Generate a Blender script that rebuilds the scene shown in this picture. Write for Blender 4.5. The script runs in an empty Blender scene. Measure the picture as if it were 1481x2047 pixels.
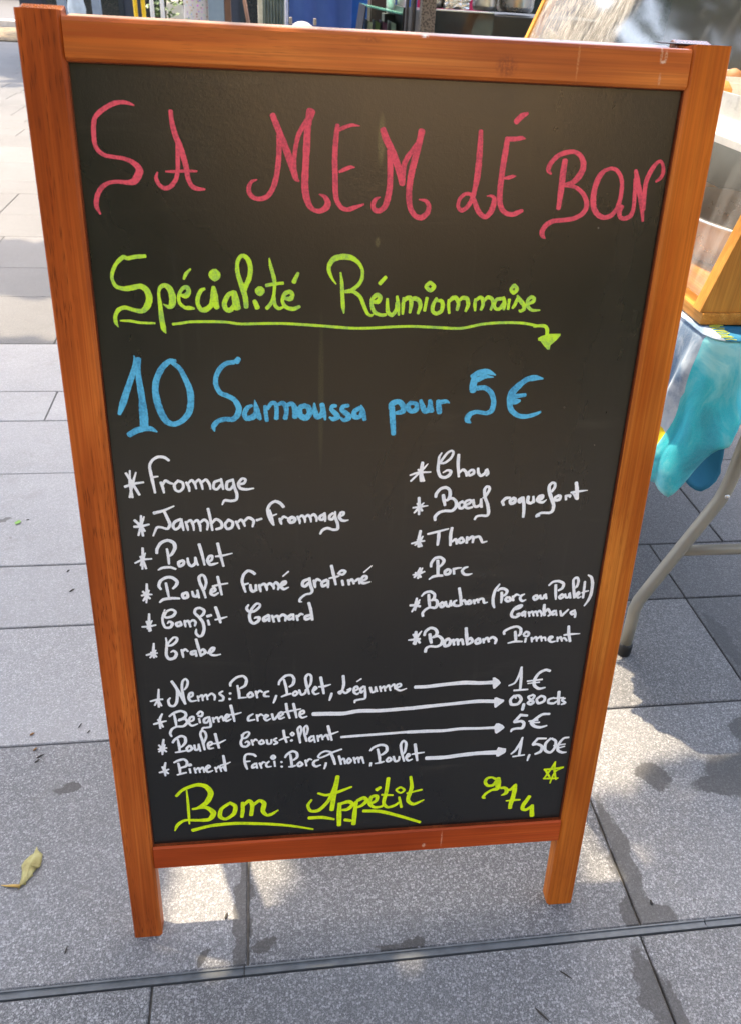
import bpy, bmesh, math, random
from mathutils import Vector, Matrix
random.seed(11)
SC = bpy.context.scene
COL = SC.collection
R = math.radians

# ------------------------------------------------------------------ camera
cam_d = bpy.data.cameras.new('camera')
cam = bpy.data.objects.new('camera', cam_d); COL.objects.link(cam)
cam_d.sensor_fit = 'VERTICAL'; cam_d.sensor_height = 24.0
cam_d.lens = 24.0 * 1557.0 / 2047.0
cam_d.clip_start = 0.02; cam_d.clip_end = 500
_r = Vector((0.99294, -0.10658, 0.05215)); _d = Vector((-0.01847, -0.57298, -0.81936)); _f = Vector((0.11721, 0.81260, -0.57090))
_f.normalize(); _r = (_r - _f * _r.dot(_f)).normalized(); _d = _f.cross(_r)
M = Matrix(((_r.x, -_d.x, -_f.x, -0.1093), (_r.y, -_d.y, -_f.y, -0.5947), (_r.z, -_d.z, -_f.z, 1.1587), (0, 0, 0, 1)))
cam.matrix_world = M
cam_d.dof.use_dof = True; cam_d.dof.focus_distance = 1.12; cam_d.dof.aperture_fstop = 7.5
SC.camera = cam

# ------------------------------------------------------------------ sky, sun, exposure
SUN_EL, SUN_AZ = 74.0, -31.0           # azimuth clockwise from +Y (behind the board, to the left)
w = bpy.data.worlds.new('World'); SC.world = w; w.use_nodes = True
nt = w.node_tree; bg = nt.nodes['Background']
sky = nt.nodes.new('ShaderNodeTexSky'); sky.sky_type = 'NISHITA'; sky.sun_disc = False
sky.sun_elevation = R(SUN_EL); sky.sun_rotation = R(SUN_AZ); sky.air_density = 1.0; sky.dust_density = 6.0; sky.ozone_density = 0.3
nt.links.new(sky.outputs[0], bg.inputs[0]); bg.inputs[1].default_value = 0.15
sun_d = bpy.data.lights.new('sun', 'SUN'); sun = bpy.data.objects.new('sun', sun_d); COL.objects.link(sun)
sun_d.energy = 2.0; sun_d.angle = R(0.6); sun_d.color = (1.0, 0.84, 0.62)
SUN = Vector((math.sin(R(SUN_AZ)) * math.cos(R(SUN_EL)), math.cos(R(SUN_AZ)) * math.cos(R(SUN_EL)), math.sin(R(SUN_EL))))
sun.rotation_euler = SUN.to_track_quat('Z', 'Y').to_euler(); sun.location = SUN * 30
SC.view_settings.view_transform = 'Standard'; SC.view_settings.look = 'None'
SC.view_settings.exposure = 2.42; SC.view_settings.gamma = 1.0

# ------------------------------------------------------------------ helpers
class MB:
    def __init__(s): s.bm = bmesh.new()
    def quad(s, pts, mi=0):
        f = s.bm.faces.new([s.bm.verts.new(p) for p in pts]); f.material_index = mi; return f
    def box(s, x0, x1, y0, y1, z0, z1, bev=0.0, mi=0, mat=None):
        r = bmesh.ops.create_cube(s.bm, size=1.0)
        vs = r['verts']
        for v in vs:
            v.co = Vector(((x0 + x1) / 2 + v.co.x * (x1 - x0), (y0 + y1) / 2 + v.co.y * (y1 - y0), (z0 + z1) / 2 + v.co.z * (z1 - z0)))
        fs = set(f for v in vs for f in v.link_faces)
        for f in fs: f.material_index = mi
        if bev > 0:
            es = list(set(e for v in vs for e in v.link_edges))
            rb = bmesh.ops.bevel(s.bm, geom=es, offset=bev, segments=2, affect='EDGES', profile=0.6)
            for f in rb['faces']: f.material_index = mi
            vs = list(set(v for f in rb['faces'] for v in f.verts) | set(v for v in vs if v.is_valid))
        if mat is not None:
            for v in vs: v.co = mat @ v.co
        return s
    def tube(s, pts, rad, n=12, mi=0, cap=True):
        pts = [Vector(p) for p in pts]; rads = rad if isinstance(rad, (list, tuple)) else [rad] * len(pts)
        rings = []; up = None
        for i, p in enumerate(pts):
            t = (pts[min(i + 1, len(pts) - 1)] - pts[max(i - 1, 0)]).normalized()
            if up is None:
                up = t.orthogonal().normalized()
            up = (up - t * up.dot(t)).normalized(); sd = t.cross(up)
            rings.append([s.bm.verts.new(p + (up * math.cos(a) + sd * math.sin(a)) * rads[i]) for a in [2 * math.pi * k / n for k in range(n)]])
        for a, b in zip(rings, rings[1:]):
            for k in range(n):
                f = s.bm.faces.new((a[k], a[(k + 1) % n], b[(k + 1) % n], b[k])); f.smooth = True; f.material_index = mi
        if cap:
            f = s.bm.faces.new(rings[0][::-1]); f.material_index = mi
            f = s.bm.faces.new(rings[-1]); f.material_index = mi
        return s
    def lathe(s, prof, c=(0, 0, 0), n=32, mi=0, sx=1.0, sy=1.0):
        rings = []
        for r_, z in prof:
            rings.append([s.bm.verts.new((c[0] + sx * r_ * math.cos(2 * math.pi * k / n), c[1] + sy * r_ * math.sin(2 * math.pi * k / n), c[2] + z)) for k in range(n)])
        for a, b in zip(rings, rings[1:]):
            for k in range(n):
                f = s.bm.faces.new((a[k], a[(k + 1) % n], b[(k + 1) % n], b[k])); f.smooth = True; f.material_index = mi
        for rg, fl in ((rings[0], True), (rings[-1], False)):
            f = s.bm.faces.new(rg[::-1] if fl else rg); f.material_index = mi
        return s
    def prism(s, pts, a, b, axis='y', mi=0):
        def P(u, v, w_):
            return {'y': (u, w_, v), 'x': (w_, u, v), 'z': (u, v, w_)}[axis]
        A = [s.bm.verts.new(P(u, v, a)) for u, v in pts]; B = [s.bm.verts.new(P(u, v, b)) for u, v in pts]
        f = s.bm.faces.new(A); f.material_index = mi
        f = s.bm.faces.new(B[::-1]); f.material_index = mi
        n = len(pts)
        for k in range(n):
            f = s.bm.faces.new((A[k], B[k], B[(k + 1) % n], A[(k + 1) % n])); f.material_index = mi
        return s
    def grid(s, fn, nu, nv, mi=0, smooth=True):
        g = [[s.bm.verts.new(fn(i / nu, j / nv)) for j in range(nv + 1)] for i in range(nu + 1)]
        for i in range(nu):
            for j in range(nv):
                f = s.bm.faces.new((g[i][j], g[i + 1][j], g[i + 1][j + 1], g[i][j + 1])); f.smooth = smooth
                f.material_index = mi(i / nu, j / nv) if callable(mi) else mi
        return s
    def build(s, name, mats, parent=None, normals=True):
        if normals: bmesh.ops.recalc_face_normals(s.bm, faces=s.bm.faces[:])
        me = bpy.data.meshes.new(name); s.bm.to_mesh(me); s.bm.free()
        o = bpy.data.objects.new(name, me); COL.objects.link(o)
        for m in (mats if isinstance(mats, (list, tuple)) else [mats]): me.materials.append(m)
        if parent is not None: o.parent = parent
        return o

def tag(o, label=None, cat=None, group=None, kind=None):
    if label: o['label'] = label
    if cat: o['category'] = cat
    if group: o['group'] = group
    if kind: o['kind'] = kind
    return o
def thing(name, label, cat, loc=(0, 0, 0), group=None):
    o = bpy.data.objects.new(name, None); COL.objects.link(o); o.location = loc; o.empty_display_size = 0.1
    return tag(o, label, cat, group)
def copy_tree(o, parent=None):
    c = o.copy(); COL.objects.link(c)
    if parent is not None: c.parent = parent
    for ch in list(o.children): copy_tree(ch, c)
    return c

# ------------------------------------------------------------------ material helpers
class MT:
    def __init__(s, name, rough=0.5, col=(0.5, 0.5, 0.5), metal=0.0, spec=0.5):
        s.m = bpy.data.materials.new(name); s.m.use_nodes = True; s.t = s.m.node_tree
        s.b = s.t.nodes['Principled BSDF']; s.out = s.t.nodes['Material Output']
        s.b.inputs['Roughness'].default_value = rough; s.b.inputs['Base Color'].default_value = (*col, 1)
        s.b.inputs['Metallic'].default_value = metal; s.b.inputs['Specular IOR Level'].default_value = spec
        s._tc = None
    def n(s, typ, **kw):
        nd = s.t.nodes.new(typ)
        for k, v in kw.items():
            if k in nd.inputs: nd.inputs[k].default_value = v
            else: setattr(nd, k, v)
        return nd
    def l(s, a, b): s.t.links.new(a, b)
    def tc(s, kind='Object'):
        if s._tc is None: s._tc = s.n('ShaderNodeTexCoord')
        return s._tc.outputs[kind]
    def map(s, scale=(1, 1, 1), loc=(0, 0, 0), rot=(0, 0, 0), src=None):
        m = s.n('ShaderNodeMapping'); m.inputs['Scale'].default_value = scale; m.inputs['Location'].default_value = loc; m.inputs['Rotation'].default_value = rot
        s.l(src if src is not None else s.tc(), m.inputs[0]); return m.outputs[0]
    def noise(s, vec, scale=5, detail=3, rough=0.5, dist=0.0):
        nd = s.n('ShaderNodeTexNoise', Scale=scale, Detail=detail, Roughness=rough, Distortion=dist); s.l(vec, nd.inputs['Vector']); return nd.outputs['Fac']
    def ramp(s, fac, stops, interp='LINEAR'):
        r_ = s.n('ShaderNodeValToRGB'); e = r_.color_ramp; e.interpolation = interp
        while len(e.elements) < len(stops): e.elements.new(0.5)
        for el, (p, c) in zip(e.elements, stops):
            el.position = p; el.color = (*c, 1) if len(c) == 3 else c
        s.l(fac, r_.inputs[0]); return r_.outputs[0]
    def mix(s, fac, a, b, mode='MIX'):
        x = s.n('ShaderNodeMix', data_type='RGBA', blend_type=mode)
        for i, v in ((0, fac), (6, a), (7, b)):
            if hasattr(v, 'links'): s.l(v, x.inputs[i])
            elif isinstance(v, (int, float)): x.inputs[i].default_value = v
            else: x.inputs[i].default_value = (*v, 1)
        return x.outputs[2]
    def math(s, op, a, b=0.0, c=0.0):
        x = s.n('ShaderNodeMath', operation=op)
        for i, v in enumerate((a, b, c)):
            if hasattr(v, 'links'): s.l(v, x.inputs[i])
            else: x.inputs[i].default_value = v
        return x.outputs[0]
    def mrange(s, v, a, b, c=0.0, d=1.0):
        x = s.n('ShaderNodeMapRange'); s.l(v, x.inputs[0])
        for i, q in enumerate((a, b, c, d)): x.inputs[i + 1].default_value = q
        return x.outputs[0]
    def color(s, o): s.l(o, s.b.inputs['Base Color']); return s
    def rough(s, o): s.l(o, s.b.inputs['Roughness']); return s
    def bump(s, h, strength=0.3, dist=0.002):
        b = s.n('ShaderNodeBump', Strength=strength, Distance=dist); s.l(h, b.inputs['Height']); s.l(b.outputs[0], s.b.inputs['Normal']); return s

def plain(name, col, rough=0.5, metal=0.0, vary=0.15, scale=30.0, spec=0.5):
    m = MT(name, rough, col, metal, spec)
    f = m.noise(m.tc(), scale, 4, 0.6)
    m.color(m.ramp(f, [(0.25, tuple(c * (1 - vary) for c in col)), (0.75, tuple(min(1, c * (1 + vary)) for c in col))]))
    m.rough(m.mrange(f, 0.2, 0.8, max(0.02, rough - 0.07), min(1, rough + 0.07)))
    return m.m

def wood(name, dark, mid, light, axis, rough=0.38, pores=1.0, seed=0.0, stripe=1.0, spec=0.13, marks=()):
    """varnished wood; the grain runs along `axis` of the part's own coordinates"""
    m = MT(name, rough, mid, 0.0, spec)
    def sc(along, across):
        return tuple(along if k == 'xyz'.index(axis) else across for k in range(3))
    off = (seed, seed * 1.7, seed * 0.6)
    band = m.noise(m.map(sc(1.3, 26), off), 1.0, 3, 0.55, 0.25)
    fine = m.noise(m.map(sc(5, 420), off), 1.0, 3, 0.65)
    cloud = m.noise(m.map(sc(3.0, 9), off), 1.0, 3, 0.6)
    band2 = m.noise(m.map(sc(2.2, 105), off), 1.0, 3, 0.6, 0.15)
    mixf = m.math('ADD', m.math('MULTIPLY', band, 0.34 * stripe), m.math('ADD', m.math('MULTIPLY', band2, 0.30), m.math('MULTIPLY', cloud, 0.70 - 0.34 * stripe)))
    c = m.ramp(mixf, [(0.39, dark), (0.50, mid), (0.59, light)])
    c = m.mix(m.mrange(fine, 0.42, 0.60, 0.0, 0.55), c, tuple(x * 0.62 for x in mid))
    low = m.noise(m.map(sc(3.4, 14), (seed + 4.0, 2.0, seed)), 1.0, 2, 0.5)
    dk = m.n('ShaderNodeCombineColor'); [m.l(m.mrange(low, 0.36, 0.62, lo_, hi_), dk.inputs[q_]) for q_, (lo_, hi_) in enumerate(((0.74, 1.12), (0.66, 1.16), (0.62, 1.16)))]
    c = m.mix(1.0, c, dk.outputs[0], 'MULTIPLY')
    pv = m.n('ShaderNodeTexVoronoi', Scale=1.0, Randomness=1.0); m.l(m.map(sc(42, 620), off), pv.inputs['Vector'])
    pore = m.mrange(pv.outputs['Distance'], 0.12, 0.34, 0.72 * pores, 0.0)
    gate = m.mrange(m.noise(m.map(sc(7, 22), off), 1.0, 2, 0.5), 0.44, 0.54, 0.0, 1.0)
    c = m.mix(m.math('MULTIPLY', pore, gate), c, tuple(x * 0.32 for x in dark))
    for mx, mz, rx, rz, mc, st_ in marks:          # dents, scuffs and stains on this piece
        mp = m.n('ShaderNodeMapping'); mp.inputs['Location'].default_value = (-mx / rx, 0, -mz / rz); mp.inputs['Scale'].default_value = (1 / rx, 0, 1 / rz)
        m.l(m.tc(), mp.inputs[0]); ln = m.n('ShaderNodeVectorMath', operation='LENGTH'); m.l(mp.outputs[0], ln.inputs[0])
        rag = m.mrange(m.noise(m.tc(), 420, 3, 0.7), 0.38, 0.56)
        c = m.mix(m.math('MULTIPLY', m.math('MULTIPLY', m.mrange(ln.outputs['Value'], 0.6, 1.1, 1.0, 0.0), rag), st_), c, mc)
    m.color(c)
    m.rough(m.mrange(fine, 0.3, 0.7, rough - 0.05, rough + 0.08))
    m.bump(m.math('ADD', m.math('MULTIPLY', fine, 0.6), m.math('MULTIPLY', pore, -0.7)), 0.12, 0.0006)
    return m.m

def ang(o, deg=35):
    for f in o.data.polygons: f.use_smooth = True
    try: o.data.set_sharp_from_angle(angle=R(deg))
    except Exception: pass
    return o

# ================================================================== MATERIALS
def m_paving():
    m = MT('granite_paving', 0.5)
    P = m.tc()
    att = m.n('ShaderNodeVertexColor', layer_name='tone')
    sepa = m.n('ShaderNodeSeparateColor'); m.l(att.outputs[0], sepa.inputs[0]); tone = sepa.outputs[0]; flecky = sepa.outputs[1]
    warp = m.n('ShaderNodeTexNoise', Scale=300.0, Detail=1.0); m.l(P, warp.inputs['Vector'])
    pv = m.n('ShaderNodeVectorMath', operation='MULTIPLY_ADD'); m.l(warp.outputs['Color'], pv.inputs[0]); pv.inputs[1].default_value = (0.0035, 0.0035, 0.0035); m.l(P, pv.inputs[2])
    v = m.n('ShaderNodeTexVoronoi', Scale=335.0, Randomness=1.0); m.l(pv.outputs[0], v.inputs['Vector'])
    sep = m.n('ShaderNodeSeparateColor'); m.l(v.outputs['Color'], sep.inputs[0])
    rnd = sep.outputs[0]
    pick = m.mrange(m.math('ADD', m.math('SUBTRACT', rnd, 0.08), m.math('MULTIPLY_ADD', m.noise(P, 13, 4, 0.65), 0.55, -0.275)), 0.42, 0.60)
    core = m.mrange(v.outputs['Distance'], 0.38, 0.70, 1.0, 0.0)
    v2 = m.n('ShaderNodeTexVoronoi', Scale=690.0, Randomness=1.0); m.l(pv.outputs[0], v2.inputs['Vector'])
    s2 = m.n('ShaderNodeSeparateColor'); m.l(v2.outputs['Color'], s2.inputs[0])
    small = m.math('MULTIPLY', m.mrange(s2.outputs[0], 0.52, 0.62), m.mrange(v2.outputs['Distance'], 0.35, 0.75, 0.62, 0.0))
    fleck = m.math('MAXIMUM', m.math('MULTIPLY', m.math('MULTIPLY', pick, core), 0.88), small)
    fine = m.noise(P, 900, 2, 0.6)
    big = m.noise(P, 2.2, 5, 0.6)
    mid = m.noise(P, 17, 5, 0.65)
    base = m.ramp(fine, [(0.35, (0.062, 0.062, 0.062)), (0.55, (0.128, 0.127, 0.126)), (0.7, (0.195, 0.192, 0.188))])
    white = m.ramp(sep.outputs[1], [(0.0, (0.27, 0.268, 0.262)), (1.0, (0.50, 0.495, 0.485))])
    c = m.mix(m.math('MULTIPLY', fleck, 0.92), base, white)
    c = m.mix(flecky, m.mix(m.mrange(fine, 0.3, 0.7), (0.17, 0.168, 0.165), (0.225, 0.222, 0.218)), c)
    # dirt clouds
    c = m.mix(m.mrange(mid, 0.52, 0.74, 0.0, 0.34), c, (0.13, 0.12, 0.105))
    c = m.mix(m.mrange(big, 0.45, 0.7, 0.0, 0.22), c, (0.30, 0.30, 0.30))
    # damp patches and dirty joints, each with an outline of its own
    sx = m.n('ShaderNodeSeparateXYZ'); m.l(P, sx.inputs[0])
    wob = m.n('ShaderNodeTexNoise', Scale=26.0, Detail=4.0, Roughness=0.6); m.l(P, wob.inputs['Vector'])
    wv = m.n('ShaderNodeVectorMath', operation='MULTIPLY_ADD'); m.l(wob.outputs['Color'], wv.inputs[0]); wv.inputs[1].default_value = (0.05, 0.05, 0.0); m.l(P, wv.inputs[2])
    def blob(x, y, rx, ry):
        mp = m.n('ShaderNodeMapping'); mp.inputs['Location'].default_value = (-(x + 0.025) / rx, -(y + 0.025) / ry, 0); mp.inputs['Scale'].default_value = (1 / rx, 1 / ry, 0)
        m.l(wv.outputs[0], mp.inputs[0]); ln = m.n('ShaderNodeVectorMath', operation='LENGTH'); m.l(mp.outputs[0], ln.inputs[0])
        return m.mrange(ln.outputs['Value'], 0.86, 1.02, 1.0, 0.0)
    tot = None
    for b in STAINS:
        q = blob(*b); tot = q if tot is None else m.math('MAXIMUM', tot, q)
    c = m.mix(m.math('MULTIPLY', tot, 0.78), c, (0.040, 0.036, 0.030))
    grit = m.mrange(m.noise(P, 60, 3, 0.7), 0.66, 0.74)
    c = m.mix(m.math('MULTIPLY', grit, 0.5), c, (0.07, 0.055, 0.04))
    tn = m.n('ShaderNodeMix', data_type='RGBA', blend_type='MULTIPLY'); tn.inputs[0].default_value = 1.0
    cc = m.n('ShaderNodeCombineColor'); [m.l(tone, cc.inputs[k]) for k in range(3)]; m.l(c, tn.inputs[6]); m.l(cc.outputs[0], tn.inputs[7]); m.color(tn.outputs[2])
    m.rough(m.math('ADD', m.mrange(fine, 0.3, 0.7, 0.46, 0.66), m.math('MULTIPLY', tot, -0.14)))
    h = m.math('ADD', m.math('MULTIPLY', fleck, 0.35), m.math('ADD', m.math('MULTIPLY', fine, 0.5), m.math('MULTIPLY', m.noise(P, 130, 3, 0.6), 1.1)))
    m.bump(h, 0.55, 0.0016)
    return m.m

TH = R(0.9213)
def st(s, t): return (s * math.cos(TH) - t * math.sin(TH), s * math.sin(TH) + t * math.cos(TH))
STAINS = [(0.55, 0.215, 0.030, 0.030), (0.70, 0.205, 0.062, 0.046), (0.77, 0.225, 0.08, 0.045), (0.66, 0.19, 0.05, 0.024), (0.79, 0.30, 0.05, 0.04),
          (-0.172, 0.02, 0.013, 0.085), (-0.170, 0.10, 0.010, 0.06), (-0.142, -0.025, 0.020, 0.011), (-0.228, -0.033, 0.009, 0.011),
          (0.432, 0.06, 0.020, 0.12), (0.45, -0.03, 0.035, 0.020), (0.412, -0.02, 0.014, 0.03), (0.40, -0.13, 0.020, 0.06), (0.425, -0.21, 0.014, 0.10), (0.445, -0.28, 0.020, 0.07), (0.055, -0.043, 0.040, 0.008),
          (0.85, 0.55, 0.020, 0.09), (0.86, 0.43, 0.014, 0.05), (0.75, 0.885, 0.03, 0.012), (0.70, 0.93, 0.02, 0.04), (0.42, 0.335, 0.03, 0.006),
          (-0.35, 0.21, 0.012, 0.010), (-0.47, 0.26, 0.025, 0.012), (-0.79, 1.05, 0.03, 0.008)]
M_PAVE = m_paving()
M_DIRT = plain('joint_dirt', (0.15, 0.142, 0.125), 0.9, vary=0.4, scale=90)
M_STEELSTRIP = plain('dull_zinc', (0.115, 0.125, 0.13), 0.5, 0.25, vary=0.25, scale=60)
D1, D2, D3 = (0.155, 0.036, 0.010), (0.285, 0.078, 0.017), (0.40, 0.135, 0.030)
M_WOOD_L = wood('varnished_stile_reddish', (0.24, 0.050, 0.011), (0.46, 0.098, 0.016), (0.59, 0.152, 0.027), 'z', 0.40, 1.0, 0.0)
M_WOOD_R = wood('varnished_stile_orange', (0.40, 0.088, 0.011), (0.545, 0.142, 0.016), (0.65, 0.225, 0.033), 'z', 0.38, 0.45, 3.3, 1.25)
M_WOOD_T = wood('varnished_top_rail', (0.37, 0.075, 0.013), (0.55, 0.138, 0.020), (0.68, 0.225, 0.042), 'x', 0.33, 0.45, 5.1, 0.8, 0.30,
    [(0.2565, 1.1290, 0.0013, 0.0085, (0.62, 0.42, 0.28), 0.7), (0.2610, 1.1270, 0.0016, 0.006, (0.62, 0.42, 0.28), 0.6), (0.2590, 1.1225, 0.0028, 0.0016, (0.70, 0.55, 0.42), 0.7), (0.2580, 1.108, 0.0016, 0.006, (0.60, 0.38, 0.25), 0.45), (0.108, 1.113, 0.011, 0.010, (0.22, 0.045, 0.012), 0.8),
     (0.176, 1.122, 0.0012, 0.02, (0.62, 0.28, 0.12), 0.5), (0.030, 1.1335, 0.004, 0.0018, (0.85, 0.80, 0.72), 0.9), (-0.02, 1.128, 0.012, 0.003, (0.25, 0.06, 0.015), 0.5)])
M_WOOD_B = wood('varnished_bottom_rail', (0.35, 0.052, 0.010), (0.47, 0.072, 0.012), (0.55, 0.105, 0.018), 'x', 0.42, 0.15, 8.2, 0.7, 0.15,
    [(0.112, 0.152, 0.0012, 0.016, (0.75, 0.35, 0.20), 0.7), (0.087, 0.142, 0.003, 0.004, (0.78, 0.45, 0.28), 0.8)])
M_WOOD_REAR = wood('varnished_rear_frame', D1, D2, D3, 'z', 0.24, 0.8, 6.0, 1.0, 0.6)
M_PINE = wood('golden_pine', (0.42, 0.175, 0.035), (0.58, 0.270, 0.052), (0.68, 0.36, 0.085), 'z', 0.42, 0.0, 1.2, 1.1)
M_PINE_X = wood('golden_pine_base', (0.42, 0.165, 0.032), (0.56, 0.250, 0.050), (0.66, 0.34, 0.085), 'y', 0.40, 0.0, 2.2, 1.0)

def m_board():
    m = MT('chalkboard_black', 0.30, (0.009, 0.009, 0.0085), 0.0, 0.62)
    P = m.tc()
    wipe = m.noise(m.map((3.0, 1, 1.6), rot=(0, 0.35, 0)), 1.6, 6, 0.62, 0.6)
    sp = m.noise(P, 700, 2, 0.6)
    specks = m.n('ShaderNodeTexVoronoi', Scale=95.0); m.l(P, specks.inputs['Vector'])
    sc = m.n('ShaderNodeSeparateColor'); m.l(specks.outputs['Color'], sc.inputs[0])
    dot = m.math('MULTIPLY', m.mrange(specks.outputs['Distance'], 0.03, 0.085, 1.0, 0.0), m.mrange(sc.outputs[0], 0.982, 0.984))
    streak = m.mrange(m.noise(m.map((60, 1, 4)), 1.0, 3, 0.6), 0.62, 0.80)
    c = m.ramp(wipe, [(0.3, (0.0070, 0.0070, 0.0066)), (0.7, (0.0125, 0.0120, 0.0105))])
    c = m.mix(m.math('MULTIPLY', streak, 0.12), c, (0.10, 0.095, 0.075))
    def mark(x, z, rx, rz):
        mp = m.n('ShaderNodeMapping'); mp.inputs['Location'].default_value = (-x / rx, 0, -z / rz); mp.inputs['Scale'].default_value = (1 / rx, 0, 1 / rz)
        m.l(P, mp.inputs[0]); ln = m.n('ShaderNodeVectorMath', operation='LENGTH'); m.l(mp.outputs[0], ln.inputs[0]); return m.mrange(ln.outputs['Value'], 0.55, 1.05, 1.0, 0.0)
    mk = m.math('MULTIPLY', m.math('MAXIMUM', m.math('MAXIMUM', mark(-0.0055, 1.047, 0.0042, 0.024), mark(-0.006, 0.955, 0.0028, 0.0055)), m.math('MULTIPLY', mark(-0.0615, 0.80, 0.0035, 0.09), 0.35)), m.mrange(sp, 0.35, 0.6, 0.35, 1.0))
    smear = m.math('MULTIPLY', m.mrange(m.noise(m.map((5, 1, 34), rot=(0, 0.25, 0)), 1.0, 5, 0.7, 0.8), 0.56, 0.80), m.mrange(m.noise(P, 4.5, 3, 0.6), 0.42, 0.66))
    c = m.mix(m.math('MULTIPLY', smear, 0.30), c, (0.12, 0.105, 0.080))
    c = m.mix(m.math('MULTIPLY', mk, 0.75), c, (0.115, 0.105, 0.045))
    c = m.mix(m.math('MULTIPLY', dot, 0.6), c, (0.35, 0.33, 0.28))
    m.color(c); m.rough(m.mrange(wipe, 0.3, 0.7, 0.24, 0.34))
    m.bump(m.math('ADD', sp, m.math('MULTIPLY', m.noise(P, 240, 2, 0.5), 0.8)), 0.22, 0.0006)
    return m.m
M_BOARD = m_board()

def paint(name, col, thin, streak=0.35, scale=900.0):
    m = MT(name, 0.62, col, 0.0, 0.35)
    P = m.tc()
    a = m.noise(P, scale, 3, 0.65); b = m.noise(P, 75, 3, 0.6)
    st_ = m.noise(m.map((240, 1, 60), rot=(0, 0.5, 0)), 1.0, 3, 0.65)
    f = m.math('ADD', m.math('MULTIPLY', a, 0.4), m.math('ADD', m.math('MULTIPLY', b, 0.35), m.math('MULTIPLY', st_, 0.25)))
    c = m.mix(m.mrange(f, 0.46, 0.60, 0.0, min(1.0, streak * 1.5)), col, thin)
    worn = m.math('MULTIPLY', m.mrange(m.noise(m.map((9, 1, 120), rot=(0, 0.12, 0)), 1.0, 4, 0.7), 0.63, 0.70), m.mrange(a, 0.40, 0.55))
    m.color(m.mix(m.math('MULTIPLY', worn, 0.65), c, tuple(x * 0.25 + 0.01 for x in col)))
    m.bump(a, 0.15, 0.0003)
    return m.m
PAINT = {'pink': paint('pink_marker', (0.78, 0.090, 0.125), (0.40, 0.050, 0.072), 0.55, 420),
         'green': paint('lime_marker', (0.58, 0.86, 0.030), (0.28, 0.52, 0.10), 0.8, 700),
         'blue': paint('sky_blue_marker', (0.11, 0.50, 0.74), (0.045, 0.24, 0.42), 0.6, 420),
         'white': paint('white_marker', (0.92, 0.915, 0.90), (0.66, 0.66, 0.66), 0.32, 500),
         'yellow': paint('neon_yellow_marker', (0.76, 0.94, 0.003), (0.46, 0.64, 0.01), 0.5, 420)}
M_RUB = plain('rubbed_marker_dust', (0.085, 0.078, 0.045), 0.7, vary=0.5, scale=400)

# ================================================================== GROUND
def slab_mesh():
    mb = MB(); bm = mb.bm; lay = bm.loops.layers.float_color.new('tone')
    rows = [-3.3, -2.9, -2.5, -2.1, -1.75, -1.4, -1.05, -0.72, -0.42, -0.062, -0.048, 0.364, 0.671, 0.877, 1.276, 1.575, 1.772, 2.153, 2.634, 2.997, 3.468]
    t = 3.468
    rr = random.Random(4)
    while t < 13.2: t += rr.choice((0.3, 0.4, 0.45, 0.52, 0.36)); rows.append(t)
    known = {9: None, 8: [-0.294, 0.413], 10: [-0.164, 0.420], 11: [0.02, 0.836], 12: [0.25], 13: [0.45], 14: [-0.30], 15: [-0.775, 0.3], 16: [-0.15], 17: [-0.862, 0.2], 18: [-0.3], 19: [-1.353, 0.3], 20: [-0.3]}
    g = 0.0017; ch = 0.0018
    for i in range(len(rows) - 1):
        if i == 9: continue
        t0, t1 = rows[i], rows[i + 1]
        js = list(known.get(i) or [rr.uniform(-0.3, 0.3)])
        a = min(js)
        if i in (8, 9, 10, 11, 12, 13, 14, 16, 18, 20): a = -0.62 - 0.185 * rows[i + 1] - rr.uniform(0.35, 0.5); js = [q for q in js if q > -0.42 or i in (8, 10)] + [a]
        while a > -7: a -= rr.uniform(0.55, 0.95); js.append(a)
        a = max(js)
        while a < 7: a += rr.uniform(0.55, 0.95); js.append(a)
        js.sort()
        for s0, s1 in zip(js, js[1:]):
            tone = rr.uniform(0.68, 0.78); fk = 1.0  # slab tones also hold sky sheen at left and shade under the table
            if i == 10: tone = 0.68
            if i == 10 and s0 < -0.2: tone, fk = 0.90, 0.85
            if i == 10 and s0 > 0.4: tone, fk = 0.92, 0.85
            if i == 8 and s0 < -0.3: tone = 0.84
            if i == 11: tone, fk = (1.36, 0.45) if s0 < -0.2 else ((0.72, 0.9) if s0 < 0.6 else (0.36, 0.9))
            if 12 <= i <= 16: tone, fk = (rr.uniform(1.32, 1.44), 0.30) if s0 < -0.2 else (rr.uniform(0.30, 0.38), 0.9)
            if 17 <= i: tone, fk = (rr.uniform(0.42, 0.52), 0.4)  # toned down to hold back glare where the sun falls
            dz = rr.uniform(-0.0007, 0.0005)
            gt0 = g if i != 10 else 0.0005; gt1 = g if i != 8 else 0.0005
            o = [(s0 + g, t0 + gt0), (s1 - g, t0 + gt0), (s1 - g, t1 - gt1), (s0 + g, t1 - gt1)]
            n = [(s0 + g + ch, t0 + gt0 + ch), (s1 - g - ch, t0 + gt0 + ch), (s1 - g - ch, t1 - gt1 - ch), (s0 + g + ch, t1 - gt1 - ch)]
            B = [bm.verts.new((*st(*q), -0.03)) for q in o]; E = [bm.verts.new((*st(*q), dz - ch)) for q in o]; T = [bm.verts.new((*st(*q), dz)) for q in n]
            fs = [bm.faces.new(T)]
            for k in range(4):
                fs.append(bm.faces.new((E[k], E[(k + 1) % 4], T[(k + 1) % 4], T[k]))); fs.append(bm.faces.new((B[k], B[(k + 1) % 4], E[(k + 1) % 4], E[k])))
            for f in fs:
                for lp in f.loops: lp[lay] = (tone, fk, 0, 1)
    return mb
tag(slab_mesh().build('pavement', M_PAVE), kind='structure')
mb = MB(); mb.quad([(-60, -40, -0.007), (60, -40, -0.007), (60, 13.4, -0.007), (-60, 13.4, -0.007)])
tag(mb.build('ground', M_DIRT), kind='structure')
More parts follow.
